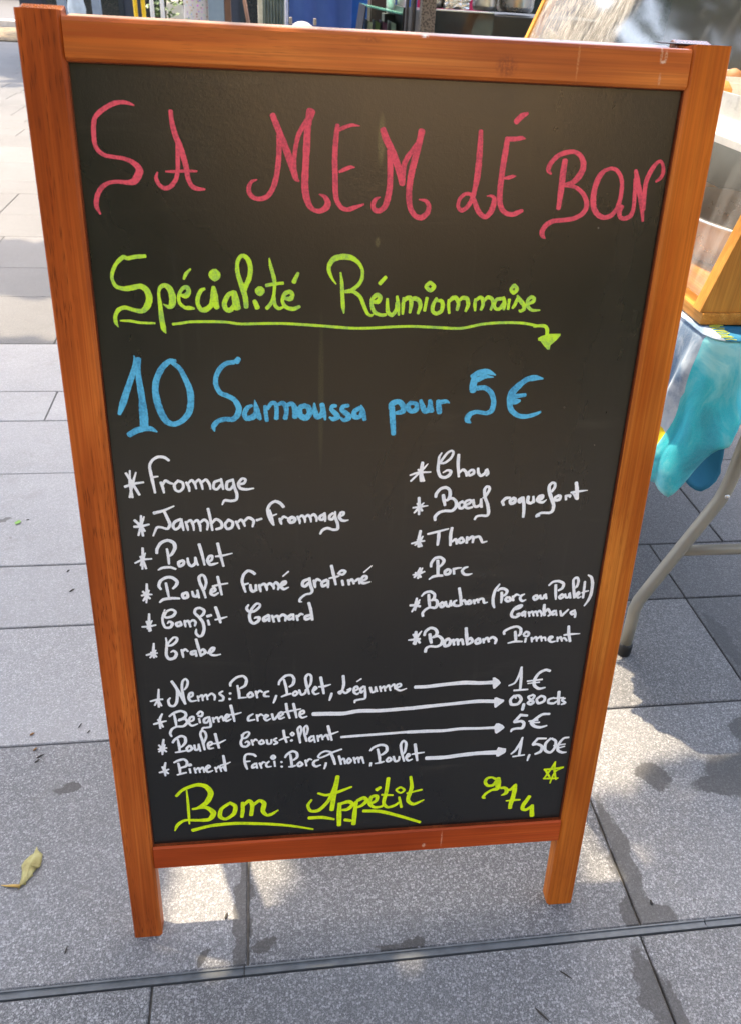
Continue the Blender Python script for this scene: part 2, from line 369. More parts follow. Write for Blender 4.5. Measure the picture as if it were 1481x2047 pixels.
M_SOIL = MT('leaf_litter_soil', 0.95); _f = M_SOIL.noise(M_SOIL.tc(), 9, 6, 0.7)
M_SOIL.color(M_SOIL.ramp(_f, [(0.35, (0.07, 0.055, 0.035)), (0.55, (0.18, 0.14, 0.085)), (0.7, (0.30, 0.24, 0.15))])); M_SOIL.bump(_f, 0.8, 0.05); M_SOIL = M_SOIL.m
mb = MB(); mb.grid(lambda u, v: (-14 + 16 * u, 13.42 + 2.6 * v, 0.01 + 0.03 * math.sin(37 * u) * math.sin(11 * v)), 40, 8)
tag(mb.build('planting_bed', M_SOIL), kind='structure')
mb = MB(); mb.quad([(-200, 16.3, -0.05), (200, 16.3, -0.05), (200, 200, -0.05), (-200, 200, -0.05)])
tag(mb.build('road', plain('grey_asphalt', (0.050, 0.052, 0.056), 0.7, vary=0.2, scale=3)), kind='structure')
mb = MB(); mb.box(-14, 2, 16.05, 16.28, -0.04, 0.10, 0.015)
tag(mb.build('kerb', plain('pale_kerb_stone', (0.72, 0.70, 0.66), 0.6)), kind='structure')
mb = MB(); mb.box(-60, -14.02, 13.42, 16.28, -0.05, 0.0); mb.box(2.02, 60, 13.42, 16.28, -0.05, 0.0)
tag(mb.build('footpath', plain('grey_footpath', (0.08, 0.08, 0.08), 0.7)), kind='structure')

# metal profile in the joint: two thin legs and a recessed web
mb = MB()
def strip_box(s0, s1, t0, t1, z0, z1):
    pts = [st(s0, t0), st(s1, t0), st(s1, t1), st(s0, t1)]
    mb.prism(pts, z0, z1, 'z')
for a, b in ((-7, -0.17), (-0.1685, 0.52), (0.5215, 7)):
    strip_box(a, b, -0.0610, -0.0588, -0.03, 0.0016)
    strip_box(a, b, -0.0588, -0.0512, -0.03, -0.0012)
    strip_box(a, b, -0.0512, -0.0490, -0.03, 0.0016)
o = mb.build('joint_strip', M_STEELSTRIP)
tag(o, 'long grey metal joint strip set flush into the paving in front of the menu board', 'joint strip')

# ================================================================== MENU BOARD
LEAN = 0.195
W, H, SW, TR, B0, B1 = 0.65, 1.1384, 0.0383, 0.0378, 0.1323, 0.1703
TK = 0.022; CH = 0.0035
board = thing('sandwich_board', 'orange-brown wooden A-frame chalkboard with a hand-lettered snack menu standing on the paving', 'menu board')
def place(o, rear=False):
    o.rotation_euler = (LEAN if rear else -LEAN, 0, 0)
    if rear: o.location = (-0.004, REAR_Y, 0.0)
    return o
# front frame, in its own frame: x across, y through the thickness (0 = front face), z up along the board
REAR_Y = H * math.sin(LEAN) * 2 + TK * math.cos(LEAN) * 1.02
def stile(x0, x1, mat, lean_mat=None):
    mb = MB(); mb.box(x0, x1, 0, TK, 0.0, H, 0.0016); return mb.build('stile', mat, board)
for x0, x1, mt_, inner in ((-W / 2, -W / 2 + SW, M_WOOD_L, 1), (W / 2 - SW, W / 2, M_WOOD_R, -1)):
    # profile with a chamfer on the inner edge
    mb = MB()
    if inner > 0: pr = [(x0 + .0012, 0), (x1 - .0032, 0), (x1, .0032), (x1, TK), (x0, TK), (x0, .0012)]
    else: pr = [(x0 + .0032, 0), (x1 - .0012, 0), (x1, .0012), (x1, TK), (x0, TK), (x0, .0032)]
    zb = 0.0
    mb.prism(pr, TK * math.tan(LEAN) * 0.0 + 0.0008, H, 'z')
    place(ang(mb.build('stile', mt_, board), 20))
mb = MB()
x0, x1 = -W / 2 + SW + 0.0003, W / 2 - SW - 0.0003
zt = H - 0.0035
mb.prism([(0, H - TR + .0025), (.0025, H - TR), (TK, H - TR), (TK, zt), (.004, zt), (.0012, zt - .0012), (0, zt - .004)], x0, x1, 'x')
place(ang(mb.build('top_rail', M_WOOD_T, board), 20))
mb = MB()
mb.prism([(0, B0 + .001), (.001, B0), (TK, B0), (TK, B1), (.0022, B1), (0, B1 - .0022)], x0, x1, 'x')
place(ang(mb.build('bottom_rail', M_WOOD_B, board), 20))
RC = 0.007
mb = MB(); mb.box(x0 - 0.003, x1 + 0.003, RC, RC + 0.006, B1 - 0.004, H - TR + 0.004)
panel = place(mb.build('blackboard', M_BOARD, board))
M_LIP_SHADE = wood('rebate_shade_red', (0.09, 0.018, 0.006), (0.15, 0.030, 0.009), (0.21, 0.048, 0.014), 'z', 0.45, 0.2, 9.0)  # recess shade painted as dark red strips lining the frame
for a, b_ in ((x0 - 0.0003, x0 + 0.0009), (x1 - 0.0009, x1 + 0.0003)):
    mb = MB(); mb.box(a, b_, 0.0034, RC + 0.001, B1 + 0.0003, H - TR - 0.0003); place(mb.build('rebate_shade', M_LIP_SHADE, board))
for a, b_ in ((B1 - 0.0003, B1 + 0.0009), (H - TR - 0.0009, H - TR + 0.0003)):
    mb = MB(); mb.box(x0 + 0.0011, x1 - 0.0011, 0.0028, RC + 0.001, a, b_); place(mb.build('rebate_shade', M_LIP_SHADE, board))
# rear frame
mb = MB()
for a, b in ((-W / 2, -W / 2 + SW), (W / 2 - SW, W / 2)):
    o = MB(); o.box(a, b, 0, TK, 0.0, H - 0.003, 0.0022); place(o.build('rear_stile', M_WOOD_REAR, board), True)
mb.box(x0, x1, 0, TK, H - 0.100, H - 0.0082, 0.0045); place(mb.build('rear_top_rail', plain('glossy_varnish_edge', (0.46, 0.30, 0.22), 0.30, vary=0.1, spec=0.7), board), True)  # rail deepened to keep direct sun off the ground below the board
mb = MB(); mb.box(x0, x1, 0, TK, B0, B1, 0.0016); place(mb.build('rear_bottom_rail', M_WOOD_REAR, board), True)
# hinges along the top
for hx, nm in ((0.284, 1),):
    mb = MB(); yc = H * math.sin(LEAN) + TK * math.cos(LEAN) + 0.0005; zc = H * math.cos(LEAN) - TK * math.sin(LEAN)
    mb.box(hx - 0.019, hx + 0.019, yc + 0.001, yc + 0.017, zc + 0.0022, zc + 0.0030)
    mb.build('hinge', plain('hinge_steel', (0.05, 0.035, 0.035) if nm else (0.80, 0.80, 0.78), 0.4, 0.7), board)

# ---- the lettering: every stroke is a strip of paint lying on the black panel
LETTERS = """@heading pink
-2324 10681 12 -2372 10696 27 -2425 10702 32 -2492 10691 37 -2553 10664 39 -2629 10616 39 -2679 10565 39 -2696 10503 40 -2703 10436 40 -2702 10352 38 -2676 10294 37 -2621 10258 33 -2550 10247 32 -2459 10237 32 -2388 10213 39 -2333 10168 55 -2323 10125 65 -2371 10049 60 -2433 10032 41 -2524 10036 31 -2608 10025 32 -2677 9983 41 -2726 9912 43 -2745 9822 42 -2716 9747 15
-2001 10646 38 -1995 10545 42 -1971 10445 48 -1936 10352 53 -1906 10250 49 -1888 10164 47 -1879 10085 45 -1850 10020 38 -1800 9995 37 -1729 9992 17
-1954 10386 40 -1962 10274 38 -1969 10161 38 -1992 10073 38 -2043 10010 38 -2101 9991 38 -2150 10020 35 -2174 10077 33 -2158 10128 14
-2081 10138 13 -2016 10138 25 -1922 10145 25 -1847 10148 22 -1793 10148 16
-1235 10091 11 -1286 10071 28 -1314 10022 39 -1309 9968 42 -1267 9928 37 -1209 9921 39 -1141 9945 43 -1086 10019 47 -1050 10127 48 -1029 10260 48 -1022 10383 44 -1027 10477 34
-1078 10649 49 -1033 10545 54 -979 10419 59 -923 10281 64 -886 10177 57 -867 10115 46 -838 10089 17
-877 10150 37 -880 10265 37 -867 10379 38 -841 10483 41 -797 10562 40 -745 10640 40 -722 10683 53
-722 10692 77 -741 10623 63 -755 10529 59 -762 10400 62 -770 10269 60 -778 10135 63 -780 10037 64 -766 9946 62 -737 9874 52 -692 9834 38 -633 9826 43 -574 9860 59 -559 9906 57 -589 9956 38 -643 9979 8
-473 10584 38 -481 10522 45 -491 10400 48 -495 10277 48 -490 10144 49 -486 10009 49 -471 9927 46 -425 9863 40 -365 9846 40 -296 9867 38 -207 9899 17
-455 10548 33 -388 10576 31 -331 10591 27 -262 10585 7
-450 10183 23 -401 10205 34 -343 10227 30 -302 10225 7
-49 9969 8 -93 9947 34 -117 9900 44 -105 9854 43 -55 9842 46 -1 9885 54 26 9969 58 40 10070 57 39 10206 55 32 10304 49 17 10383 37
-46 10564 58 -9 10478 61 49 10384 61 98 10279 64 137 10181 62 160 10101 57
159 10091 55 166 10182 47 172 10263 49 199 10327 47 245 10390 43 287 10445 43
327 10564 59 310 10472 58 282 10347 60 254 10230 61 237 10121 59 231 10029 56 237 9937 54 258 9863 51 307 9804 47 369 9791 49 427 9839 49 435 9905 43 400 9946 33 334 9957 10
901 10584 43 905 10483 49 906 10340 57 902 10195 58 889 10085 49 868 9977 45 823 9901 41 769 9867 39 730 9903 35 740 9969 35 788 10017 33 844 10019 33 884 9973 41 928 9880 49 974 9829 44 1022 9814 44 1069 9865 52 1089 9932 53 1089 9988 39 1055 10010 25 1014 10006 8
1171 10529 47 1164 10447 53 1151 10303 56 1145 10184 56 1141 10073 55 1149 9961 53 1180 9887 48 1231 9850 42 1295 9842 44 1345 9862 44 1390 9882 32
1171 10523 38 1252 10526 40 1311 10536 34 1350 10532 8
1172 10174 17 1212 10179 33 1257 10192 29 1290 10196 8
1236 10672 47 1290 10724 50 1347 10751 24
1771 10354 52 1766 10239 59 1766 10100 59 1764 9996 52 1761 9909 44
1645 10226 18 1611 10262 43 1632 10327 46 1695 10392 42 1774 10424 42 1855 10432 37 1922 10400 43 1961 10337 55 1962 10273 59 1929 10207 61 1874 10154 49 1799 10127 36
1799 10127 30 1862 10121 32 1922 10109 36 1999 10055 42 2044 9985 46 2050 9918 50 2011 9860 45 1931 9819 43 1827 9802 41 1722 9790 43 1652 9750 49 1619 9691 51 1628 9647 41 1660 9623 12
2197 10280 35 2148 10223 53 2119 10138 54 2111 10034 56 2129 9930 55 2182 9864 49 2251 9837 45 2323 9858 45 2376 9926 43 2397 10032 44 2392 10155 40 2364 10229 38 2312 10283 36 2252 10295 33 2198 10275 33
2425 9947 47 2408 9898 45 2422 9846 41 2473 9832 41 2533 9863 47 2552 9941 41 2537 10093 38 2527 10206 40
2514 10285 36 2543 10206 50 2585 10094 52 2637 9952 47 2671 9813 25
2658 9924 41 2643 10067 44 2643 10190 46 2674 10285 48 2719 10356 36 2758 10376 28 2792 10335 34 2805 10270 38 2787 10223 36 2745 10189 24
@subheading green
-2332 9374 32 -2429 9365 38 -2502 9350 36 -2544 9360 38 -2612 9300 34 -2655 9224 33 -2668 9156 31 -2638 9085 35 -2563 9062 43 -2484 9072 49 -2405 9088 47 -2349 9055 59 -2326 8977 61 -2352 8898 61 -2406 8847 44 -2484 8856 38 -2570 8880 37 -2636 8855 39 -2672 8794 36 -2673 8734 34 -2653 8686 8
-2189 8628 8 -2210 8678 50 -2222 8789 48 -2226 8909 40 -2232 9017 28 -2215 9076 35 -2169 9101 43 -2122 9068 55 -2100 8990 63 -2108 8920 62 -2140 8890 40 -2193 8917 10
-2018 9006 24 -1969 9001 49 -1937 9041 45 -1954 9085 41 -1999 9070 33 -2038 9000 32 -2033 8931 32 -1986 8887 32 -1936 8883 38 -1892 8878 18
-1978 9163 22 -1955 9211 33 -1908 9260 17
-1781 9073 26 -1817 9053 36 -1850 8993 40 -1856 8924 40 -1827 8869 44 -1777 8870 50 -1724 8915 50 -1695 8995 60 -1697 9094 24
-1693 9089 40 -1690 8995 72 -1683 8936 66 -1667 8888 50
-1675 9240 57 -1647 9210 61 -1678 9178 61 -1706 9209 59 -1675 9240 57
-1492 9043 40 -1549 9017 44 -1592 8937 46 -1580 8877 46 -1535 8867 46 -1492 8918 44
-1492 9043 50 -1480 8968 70 -1468 8888 71
-1376 8897 44 -1383 8999 50 -1417 9118 48 -1448 9225 39 -1450 9321 37 -1423 9380 35 -1387 9395 37 -1344 9362 45 -1322 9285 45 -1335 9188 46 -1372 9109 46 -1384 9069 40
-1235 9081 54 -1213 9060 54 -1236 9037 54 -1258 9059 54 -1235 9081 54
-1291 8961 40 -1264 8893 51
-1135 9377 10 -1121 9298 34 -1093 9192 38 -1086 9123 32 -1096 9023 32 -1124 8943 36 -1171 8887 35
-1092 9003 26 -1086 8923 35 -1048 8888 33 -1001 8904 22
-1171 9114 32 -1084 9131 30 -1001 9139 28
-985 8990 30 -934 8986 47 -908 9021 40 -933 9056 40 -984 9035 40 -1011 8964 34 -976 8904 37 -904 8885 39 -837 8911 31
-896 9150 44 -850 9240 28
-424 9252 16 -410 9153 34 -401 9013 39 -393 8911 37 -384 8848 12
-467 9137 10 -508 9191 26 -542 9269 36 -535 9328 44 -490 9383 52 -409 9404 52 -317 9396 48 -244 9348 36 -203 9275 30 -209 9186 37 -249 9126 37 -311 9080 37 -372 9066 33
-372 9066 33 -289 9065 35 -220 9015 37 -182 8934 37 -143 8853 33 -105 8827 25 -82 8841 17
-78 8966 31 -36 8972 48 -16 9013 43 -49 9038 41 -94 8997 41 -99 8925 37 -64 8859 38 1 8834 34 48 8839 29
-26 9149 41 34 9215 33
58 8999 29 61 8927 37 69 8866 40 112 8835 38 153 8887 36 160 8959 35
157 9025 27 172 8939 38 184 8836 21
226 9011 25 225 8939 36 224 8847 23
228 8970 25 258 9006 42 295 9012 42 309 8951 40 298 8863 29
308 8982 31 338 9007 42 387 8988 42 406 8931 40 384 8854 27
471 9014 33 452 8885 32
495 9169 37 540 9129 39 500 9090 39 455 9128 37 495 9169 37
572 9011 31 539 8943 38 538 8881 38 577 8856 38 629 8882 38 641 8945 42 622 8986 38 579 8985 25
702 8997 29 703 8935 32 715 8862 25
703 8976 27 738 9013 42 775 9018 42 806 8967 38 796 8895 30
810 8988 27 845 9019 38 895 9010 42 910 8948 38 888 8885 28
983 9009 25 982 8952 34 990 8890 23
985 8988 25 1025 9025 38 1059 9010 38 1069 8953 36 1052 8901 28
1077 8990 28 1111 9028 36 1156 9016 38 1177 8965 36 1156 8902 26
1275 9018 32 1211 9007 36 1189 8955 36 1209 8913 32 1253 8914 36 1296 8977 38
1280 9028 36 1302 8967 36 1296 8904 26
1347 9009 32 1343 8910 28
1383 9156 36 1420 9118 38 1387 9078 38 1355 9112 36 1383 9156 36
1430 9051 19 1457 9010 43 1506 8959 43 1517 8917 41 1481 8890 30 1463 8901 19
1434 9020 32 1413 8957 36 1390 8921 26
1560 8970 28 1607 8991 39 1615 9023 36 1580 9038 36 1546 9001 36 1558 8938 37 1607 8902 30 1690 8903 17
@underline green
-2627 8750 14 -2533 8748 26 -2435 8732 24 -2292 8728 20
-2116 8720 25 -2042 8729 25 -1936 8745 25 -1747 8749 25 -1582 8746 25 -1446 8729 25 -1244 8734 25 -1040 8738 25 -835 8730 26 -577 8715 26 -317 8697 26 -108 8699 26 103 8713 26 314 8721 26 528 8715 26 770 8704 27 878 8708 27 957 8724 27 1080 8751 27 1236 8766 27 1399 8770 27 1542 8764 27 1683 8739 27
1644 8730 22 1715 8741 31 1772 8734 37 1797 8697 40 1802 8632 40
P1705 8609 1740 8631 1815 8656 1950 8659 1951 8638 1914 8589 1853 8534 1850 8488 1826 8485 1774 8534 1735 8579 1710 8582
@offer blue
-2526 8397 12 -2522 8350 27 -2538 8266 45 -2572 8170 56 -2630 8031 61 -2685 7890 66 -2731 7781 34
-2485 8366 51 -2501 8245 52 -2496 8106 61 -2485 7955 66 -2484 7824 83 -2483 7735 86 -2487 7657 84
-2654 7551 57 -2565 7601 61 -2480 7618 54 -2417 7617 52 -2359 7583 15
-2114 8346 31 -2176 8341 52 -2252 8277 58 -2317 8160 61 -2342 8042 63 -2331 7911 70 -2299 7790 71 -2253 7701 65 -2182 7667 54 -2095 7700 54 -2015 7789 65 -1985 7911 67 -1989 8042 66 -2029 8161 53 -2078 8267 48 -2146 8325 42
-1471 8373 52 -1498 8338 57
-1522 8335 46 -1600 8322 46 -1665 8269 48 -1711 8183 49 -1717 8096 49 -1677 8009 47 -1605 7976 50 -1532 7932 52 -1488 7843 61 -1507 7765 61 -1557 7718 53 -1637 7720 50 -1713 7698 50 -1763 7642 51 -1756 7585 13
-1348 7870 28 -1399 7845 46 -1432 7779 51 -1409 7727 54 -1339 7746 59 -1300 7805 46
-1319 7929 10 -1305 7844 51 -1289 7766 62 -1265 7719 36
-1211 7864 33 -1206 7792 44 -1196 7699 41
-1186 7831 33 -1141 7896 43 -1097 7883 46 -1089 7804 44 -1094 7725 47
-1066 7883 38 -1022 7896 46 -991 7856 51 -985 7791 46 -999 7725 52
-984 7870 39 -927 7889 46 -894 7830 57 -895 7738 57
-782 7869 52 -839 7843 57 -840 7764 60 -782 7730 63 -738 7777 57 -750 7849 57 -795 7862 46
-687 7895 18 -680 7803 60 -655 7743 60 -610 7763 52 -591 7829 52
-604 7882 52 -584 7789 52 -567 7709 24
-451 7862 34 -489 7862 44 -501 7822 44 -449 7769 58 -436 7736 58 -481 7716 47 -520 7736 24
-316 7868 36 -374 7855 47 -386 7815 50 -327 7768 58 -313 7728 58 -365 7702 40 -404 7735 21
-193 7841 44 -250 7801 52 -249 7741 53 -191 7741 45 -166 7801 47
-181 7867 21 -160 7801 55 -138 7707 42
154 7843 60 166 7719 63 177 7607 58 183 7540 53
148 7829 62 152 7884 62 225 7911 54 274 7863 60 277 7801 57 204 7781 41
359 7904 41 328 7849 54 365 7801 49 424 7821 55 421 7883 46 353 7897 41
466 7924 38 498 7842 57 520 7800 55 573 7828 60 575 7910 49
567 7924 38 595 7800 58
662 7917 52 675 7827 60 685 7783 55
690 7903 49 751 7912 41 790 7893 11
1014 8188 46 1091 8228 65 1185 8242 59 1276 8206 14
1084 8154 54 1163 8188 43 1256 8182 11
1049 8168 67 1036 8087 79 1041 8026 68
1079 8060 52 1174 8062 52 1248 8005 55 1285 7909 55 1273 7812 58 1214 7777 45 1102 7791 44 1029 7764 56 1002 7701 61 1047 7665 17
1815 8166 19 1725 8176 60 1631 8155 60 1543 8080 69 1482 8005 80 1464 7908 61 1495 7811 59 1579 7747 51 1678 7737 48 1774 7761 42 1834 7789 25
1459 7957 50 1541 7970 50 1636 7984 39
1471 7908 61 1534 7908 61 1581 7919 31
@menu_left white
-2681 7146 18 -2694 7004 29 -2682 6830 27
-2726 7117 27 -2676 7016 32 -2604 6859 27
-2619 7124 16 -2661 7004 29 -2712 6831 23
-2752 6958 29 -2652 6992 29 -2548 7008 23
-2259 7258 29 -2305 7293 31 -2369 7300 31 -2430 7266 29 -2467 7202 29 -2463 7120 34 -2450 7013 34 -2434 6880 25
-2446 7066 27 -2388 7074 16
-2364 7005 30 -2347 6939 32 -2339 6879 21
-2351 6969 25 -2314 7022 32 -2272 6998 30 -2235 6985 21
-2178 7020 30 -2220 6973 32 -2213 6913 30 -2170 6894 28 -2129 6936 30 -2131 6996 30 -2184 7021 30
-2092 7001 27 -2068 6947 32 -2063 6892 23
-2071 6989 23 -2031 7024 30 -2000 6982 30 -1987 6921 21
-2000 6988 25 -1954 7029 30 -1929 6981 30 -1918 6914 21
-1928 6993 25 -1877 7028 30 -1841 6973 30 -1834 6913 21
-1723 7020 30 -1785 6997 30 -1799 6930 30 -1762 6912 28 -1715 6965 30
-1712 7038 23 -1704 6965 32 -1693 6910 23
-1596 7018 32 -1647 6995 32 -1656 6922 33 -1617 6909 30 -1576 6963 28
-1585 7030 23 -1572 6939 33 -1547 6853 33 -1555 6786 31 -1612 6768 31 -1684 6776 30 -1715 6723 16
-1521 6968 26 -1465 6980 30 -1446 7022 28 -1485 7034 28 -1526 6975 32 -1506 6920 33 -1439 6906 30 -1358 6917 16
-2609 6609 23 -2617 6491 31 -2608 6359 26
-2685 6555 30 -2620 6478 33 -2581 6415 21
-2577 6596 19 -2617 6491 28 -2658 6366 24
-2698 6474 28 -2620 6478 31 -2530 6501 21
-2469 6637 33 -2362 6665 30 -2243 6718 16
-2357 6665 30 -2325 6572 35 -2303 6496 35 -2335 6441 31 -2400 6461 26 -2450 6456 28 -2497 6356 19
-2182 6556 33 -2245 6526 33 -2271 6471 33 -2246 6432 31 -2199 6463 31 -2172 6531 31
-2176 6556 31 -2165 6468 31 -2157 6417 24
-2128 6524 26 -2115 6467 31 -2107 6416 21
-2112 6517 24 -2071 6541 31 -2047 6478 31 -2043 6415 21
-2045 6509 26 -1998 6540 31 -1974 6476 31 -1969 6403 22
-1972 6508 26 -1920 6544 33 -1883 6500 31 -1896 6418 24
-1873 6680 31 -1856 6574 33 -1837 6410 26
-1838 6499 26 -1790 6548 33 -1736 6509 33 -1733 6446 34 -1796 6422 29
-1650 6539 31 -1692 6483 31 -1672 6425 31 -1620 6443 34 -1606 6506 33 -1655 6539 31
-1571 6518 26 -1551 6467 31 -1535 6422 22
-1555 6499 26 -1514 6536 31 -1487 6503 31 -1471 6452 22
-1481 6510 26 -1428 6559 33 -1372 6520 34 -1386 6444 22
-1338 6525 29 -1280 6543 26
-1031 6683 34 -1067 6729 38 -1121 6755 34 -1176 6726 32 -1209 6662 34 -1197 6571 38 -1167 6499 35 -1145 6460 23
-1186 6651 17 -1170 6570 33 -1153 6479 31
-1165 6575 25 -1110 6597 15
-1079 6543 27 -1066 6497 33 -1057 6468 19
-1065 6517 23 -1033 6562 33 -991 6546 19
-941 6555 39 -973 6526 43 -955 6490 39 -918 6499 39 -904 6534 39 -941 6557 39
-876 6564 27 -853 6513 31 -849 6470 18
-858 6549 23 -821 6573 33 -793 6532 31 -789 6486 19
-793 6547 23 -756 6577 33 -728 6541 31 -721 6490 20
-733 6551 23 -691 6586 33 -659 6544 31 -659 6496 20
-575 6583 35 -617 6559 33 -621 6523 33 -589 6517 29 -566 6558 29
-566 6603 27 -561 6547 33 -559 6494 22
-469 6596 29 -505 6567 33 -510 6526 33 -477 6520 33 -450 6565 29
-446 6616 23 -445 6545 33 -416 6462 35 -415 6395 34 -466 6386 32 -532 6408 33 -588 6384 33 -616 6335 24
-398 6549 20 -352 6574 29 -348 6604 29 -380 6600 29 -398 6549 35 -374 6508 35 -336 6497 29 -291 6506 14
-2626 6208 26 -2634 6079 32 -2651 5938 22
-2660 6102 26 -2637 6047 34 -2608 5943 26
-2601 6143 16 -2636 6058 30 -2666 5983 22
-2727 6017 20 -2641 6058 26 -2537 6068 20
-2475 6137 32 -2466 6193 34 -2418 6267 36 -2341 6297 36 -2278 6263 40 -2268 6199 40 -2306 6124 34 -2336 6098 22
-2358 6190 24 -2350 6104 32 -2348 5995 24
-2477 5920 16 -2423 5948 31 -2337 5953 31 -2277 5927 25
-2189 6039 31 -2238 6014 35 -2232 5964 35 -2188 5985 33 -2184 6034 31 -2252 6019 16
-2135 6065 24 -2129 5999 33 -2098 5960 33 -2053 5997 33 -2045 6063 31
-2049 6074 26 -2038 6008 31 -2021 5969 23
-1996 6240 34 -1970 6115 35 -1949 5972 25
-1904 6004 25 -1864 6036 29 -1857 6085 31 -1891 6080 31 -1913 6026 35 -1887 5976 35 -1838 5980 29 -1794 5995 14
-1787 6245 34 -1765 6109 35 -1734 5949 27
-1819 6078 22 -1737 6087 27 -1626 6114 14
-2618 5744 25 -2628 5616 33 -2643 5492 21
-2671 5645 27 -2631 5588 33 -2598 5547 25
-2598 5660 19 -2638 5582 31 -2677 5521 21
-2690 5590 23 -2629 5604 29 -2569 5602 19
-2463 5666 27 -2484 5712 35 -2460 5778 35 -2394 5820 35 -2328 5818 37 -2274 5766 39 -2287 5716 37 -2328 5671 23
-2402 5748 29 -2392 5653 33 -2382 5567 25
-2491 5492 21 -2445 5530 36 -2347 5543 36 -2260 5537 25
-2183 5611 36 -2223 5590 38 -2212 5539 36 -2167 5554 36 -2169 5605 36 -2187 5612 36
-2109 5626 27 -2098 5569 36 -2065 5556 32 -2044 5606 27
-2050 5641 27 -2036 5538 27
-1960 5535 25 -1982 5638 34 -2015 5741 35 -2021 5808 35 -1990 5841 31 -1958 5817 33 -1943 5739 33 -1967 5649 27
-1896 5601 25 -1846 5628 32 -1849 5662 29 -1884 5646 32 -1897 5590 34 -1859 5566 32 -1808 5598 19
-1808 5813 33 -1789 5688 34 -1771 5568 25
-1872 5686 27 -1794 5705 27 -1695 5721 19
-2624 5342 25 -2635 5226 34 -2639 5103 30
-2662 5239 26 -2638 5168 36 -2623 5109 24
-2598 5248 17 -2637 5180 32 -2661 5134 21
-2721 5166 21 -2638 5168 30 -2558 5186 19
-2440 5392 17 -2472 5301 28 -2476 5220 30 -2453 5148 32 -2395 5146 34 -2366 5198 36 -2399 5228 28 -2425 5200 17
-2462 5301 26 -2424 5282 32 -2354 5302 36 -2321 5353 32 -2358 5389 30 -2418 5368 28 -2457 5301 28
-2277 5217 28 -2322 5196 34 -2310 5160 32 -2265 5176 34 -2276 5223 28
-2221 5233 28 -2220 5180 30 -2215 5144 19
-2213 5215 24 -2178 5225 32 -2158 5142 26
-2164 5207 24 -2123 5235 30 -2095 5204 30 -2108 5152 22
-2092 5110 17 -2099 5051 33 -2066 5007 33 -2026 5024 37 -2001 5106 37 -2011 5201 37 -2051 5273 36 -2097 5333 34 -2084 5385 32 -2034 5400 32 -1987 5363 34 -2000 5312 36 -2031 5284 28
-1957 5281 39 -1907 5296 34
-1950 5228 28 -1938 5162 30
-1852 5405 36 -1823 5287 39 -1803 5186 28
-1865 5230 22 -1795 5245 28 -1723 5266 15
-2603 4930 22 -2617 4822 33 -2616 4725 26
-2648 4805 24 -2616 4774 35 -2584 4736 22
-2586 4833 17 -2626 4774 31 -2664 4727 20
-2703 4766 24 -2630 4786 31 -2572 4790 20
-2457 5001 20 -2452 4935 26 -2460 4851 33 -2468 4754 37 -2437 4698 38 -2375 4713 38 -2349 4773 37 -2378 4813 31 -2415 4794 15
-2453 4887 26 -2393 4896 31 -2340 4942 33 -2326 4989 30 -2365 5003 28 -2419 4945 26 -2453 4887 26
-2283 4825 29 -2276 4770 33 -2270 4714 22
-2269 4800 26 -2242 4829 31 -2209 4797 24
-2129 4799 33 -2170 4783 38 -2167 4752 33 -2131 4757 29
-2120 4805 29 -2113 4723 29
-2104 4967 33 -2085 4858 35 -2057 4723 31
-2064 4790 27 -2027 4819 33 -2004 4775 38 -2041 4740 29
-1979 4762 27 -1918 4783 31 -1895 4831 35 -1925 4832 31 -1958 4779 33 -1930 4735 33 -1880 4726 27 -1823 4738 16
-1377 5835 36 -1416 5869 36 -1461 5877 34 -1508 5827 34 -1528 5749 34 -1513 5670 34 -1493 5596 25
-1507 5696 29 -1455 5714 20
-1433 5693 29 -1429 5634 37 -1407 5600 35 -1372 5625 32 -1370 5678 32
-1370 5691 29 -1364 5612 25
-1330 5690 29 -1322 5630 35 -1315 5594 20
-1316 5676 27 -1272 5701 34 -1245 5647 35 -1242 5608 20
-1244 5674 27 -1203 5705 34 -1164 5658 35 -1161 5625 20
-1170 5671 27 -1134 5716 34 -1101 5669 37 -1113 5614 22
-1066 5668 27 -1025 5693 32 -1019 5722 32 -1054 5714 35 -1078 5662 37 -1044 5621 35 -985 5645 15
-1053 5793 17 -985 5856 20
-759 5744 35 -811 5719 37 -823 5666 37 -788 5652 37 -747 5697 35
-741 5763 30 -730 5670 37 -707 5589 35 -730 5550 30 -788 5538 28 -847 5486 30 -859 5446 28 -830 5439 15
-689 5728 30 -677 5668 37 -672 5628 22
-678 5695 27 -649 5740 35 -608 5719 27
-532 5730 37 -590 5698 37 -584 5645 37 -537 5663 35
-520 5723 35 -520 5663 35 -519 5623 25
-481 5919 34 -457 5807 37 -426 5660 28
-509 5749 20 -427 5766 30 -387 5778 17
-405 5805 22 -359 5849 32 -314 5835 32 -346 5796 32 -393 5804 25
-351 5717 32 -338 5650 33
-280 5721 30 -267 5654 30
-268 5694 28 -233 5727 33 -209 5666 30
-197 5699 28 -151 5731 33 -141 5663 25
-121 5696 30 -63 5728 33 -64 5761 35 -99 5762 33 -127 5710 38 -96 5669 35 -14 5686 15
-95 5815 20 -3 5904 15
-1464 5422 22 -1489 5375 32 -1461 5327 33 -1397 5331 33 -1338 5383 30 -1331 5423 27 -1371 5432 30 -1425 5366 33 -1457 5279 35 -1448 5197 38 -1408 5160 36 -1355 5193 38 -1342 5240 38 -1383 5242 28 -1400 5229 15
-1230 5270 35 -1289 5231 38 -1285 5190 38 -1237 5215 33
-1224 5270 30 -1224 5181 28
-1189 5262 30 -1168 5171 31
-1172 5233 28 -1125 5252 36 -1103 5176 31
-1108 5231 28 -1060 5270 36 -1025 5241 36 -1032 5180 28
-954 5266 36 -996 5233 38 -985 5198 33 -943 5217 31
-937 5272 31 -932 5189 26
-896 5250 33 -882 5180 28
-884 5229 28 -848 5269 33 -816 5261 23
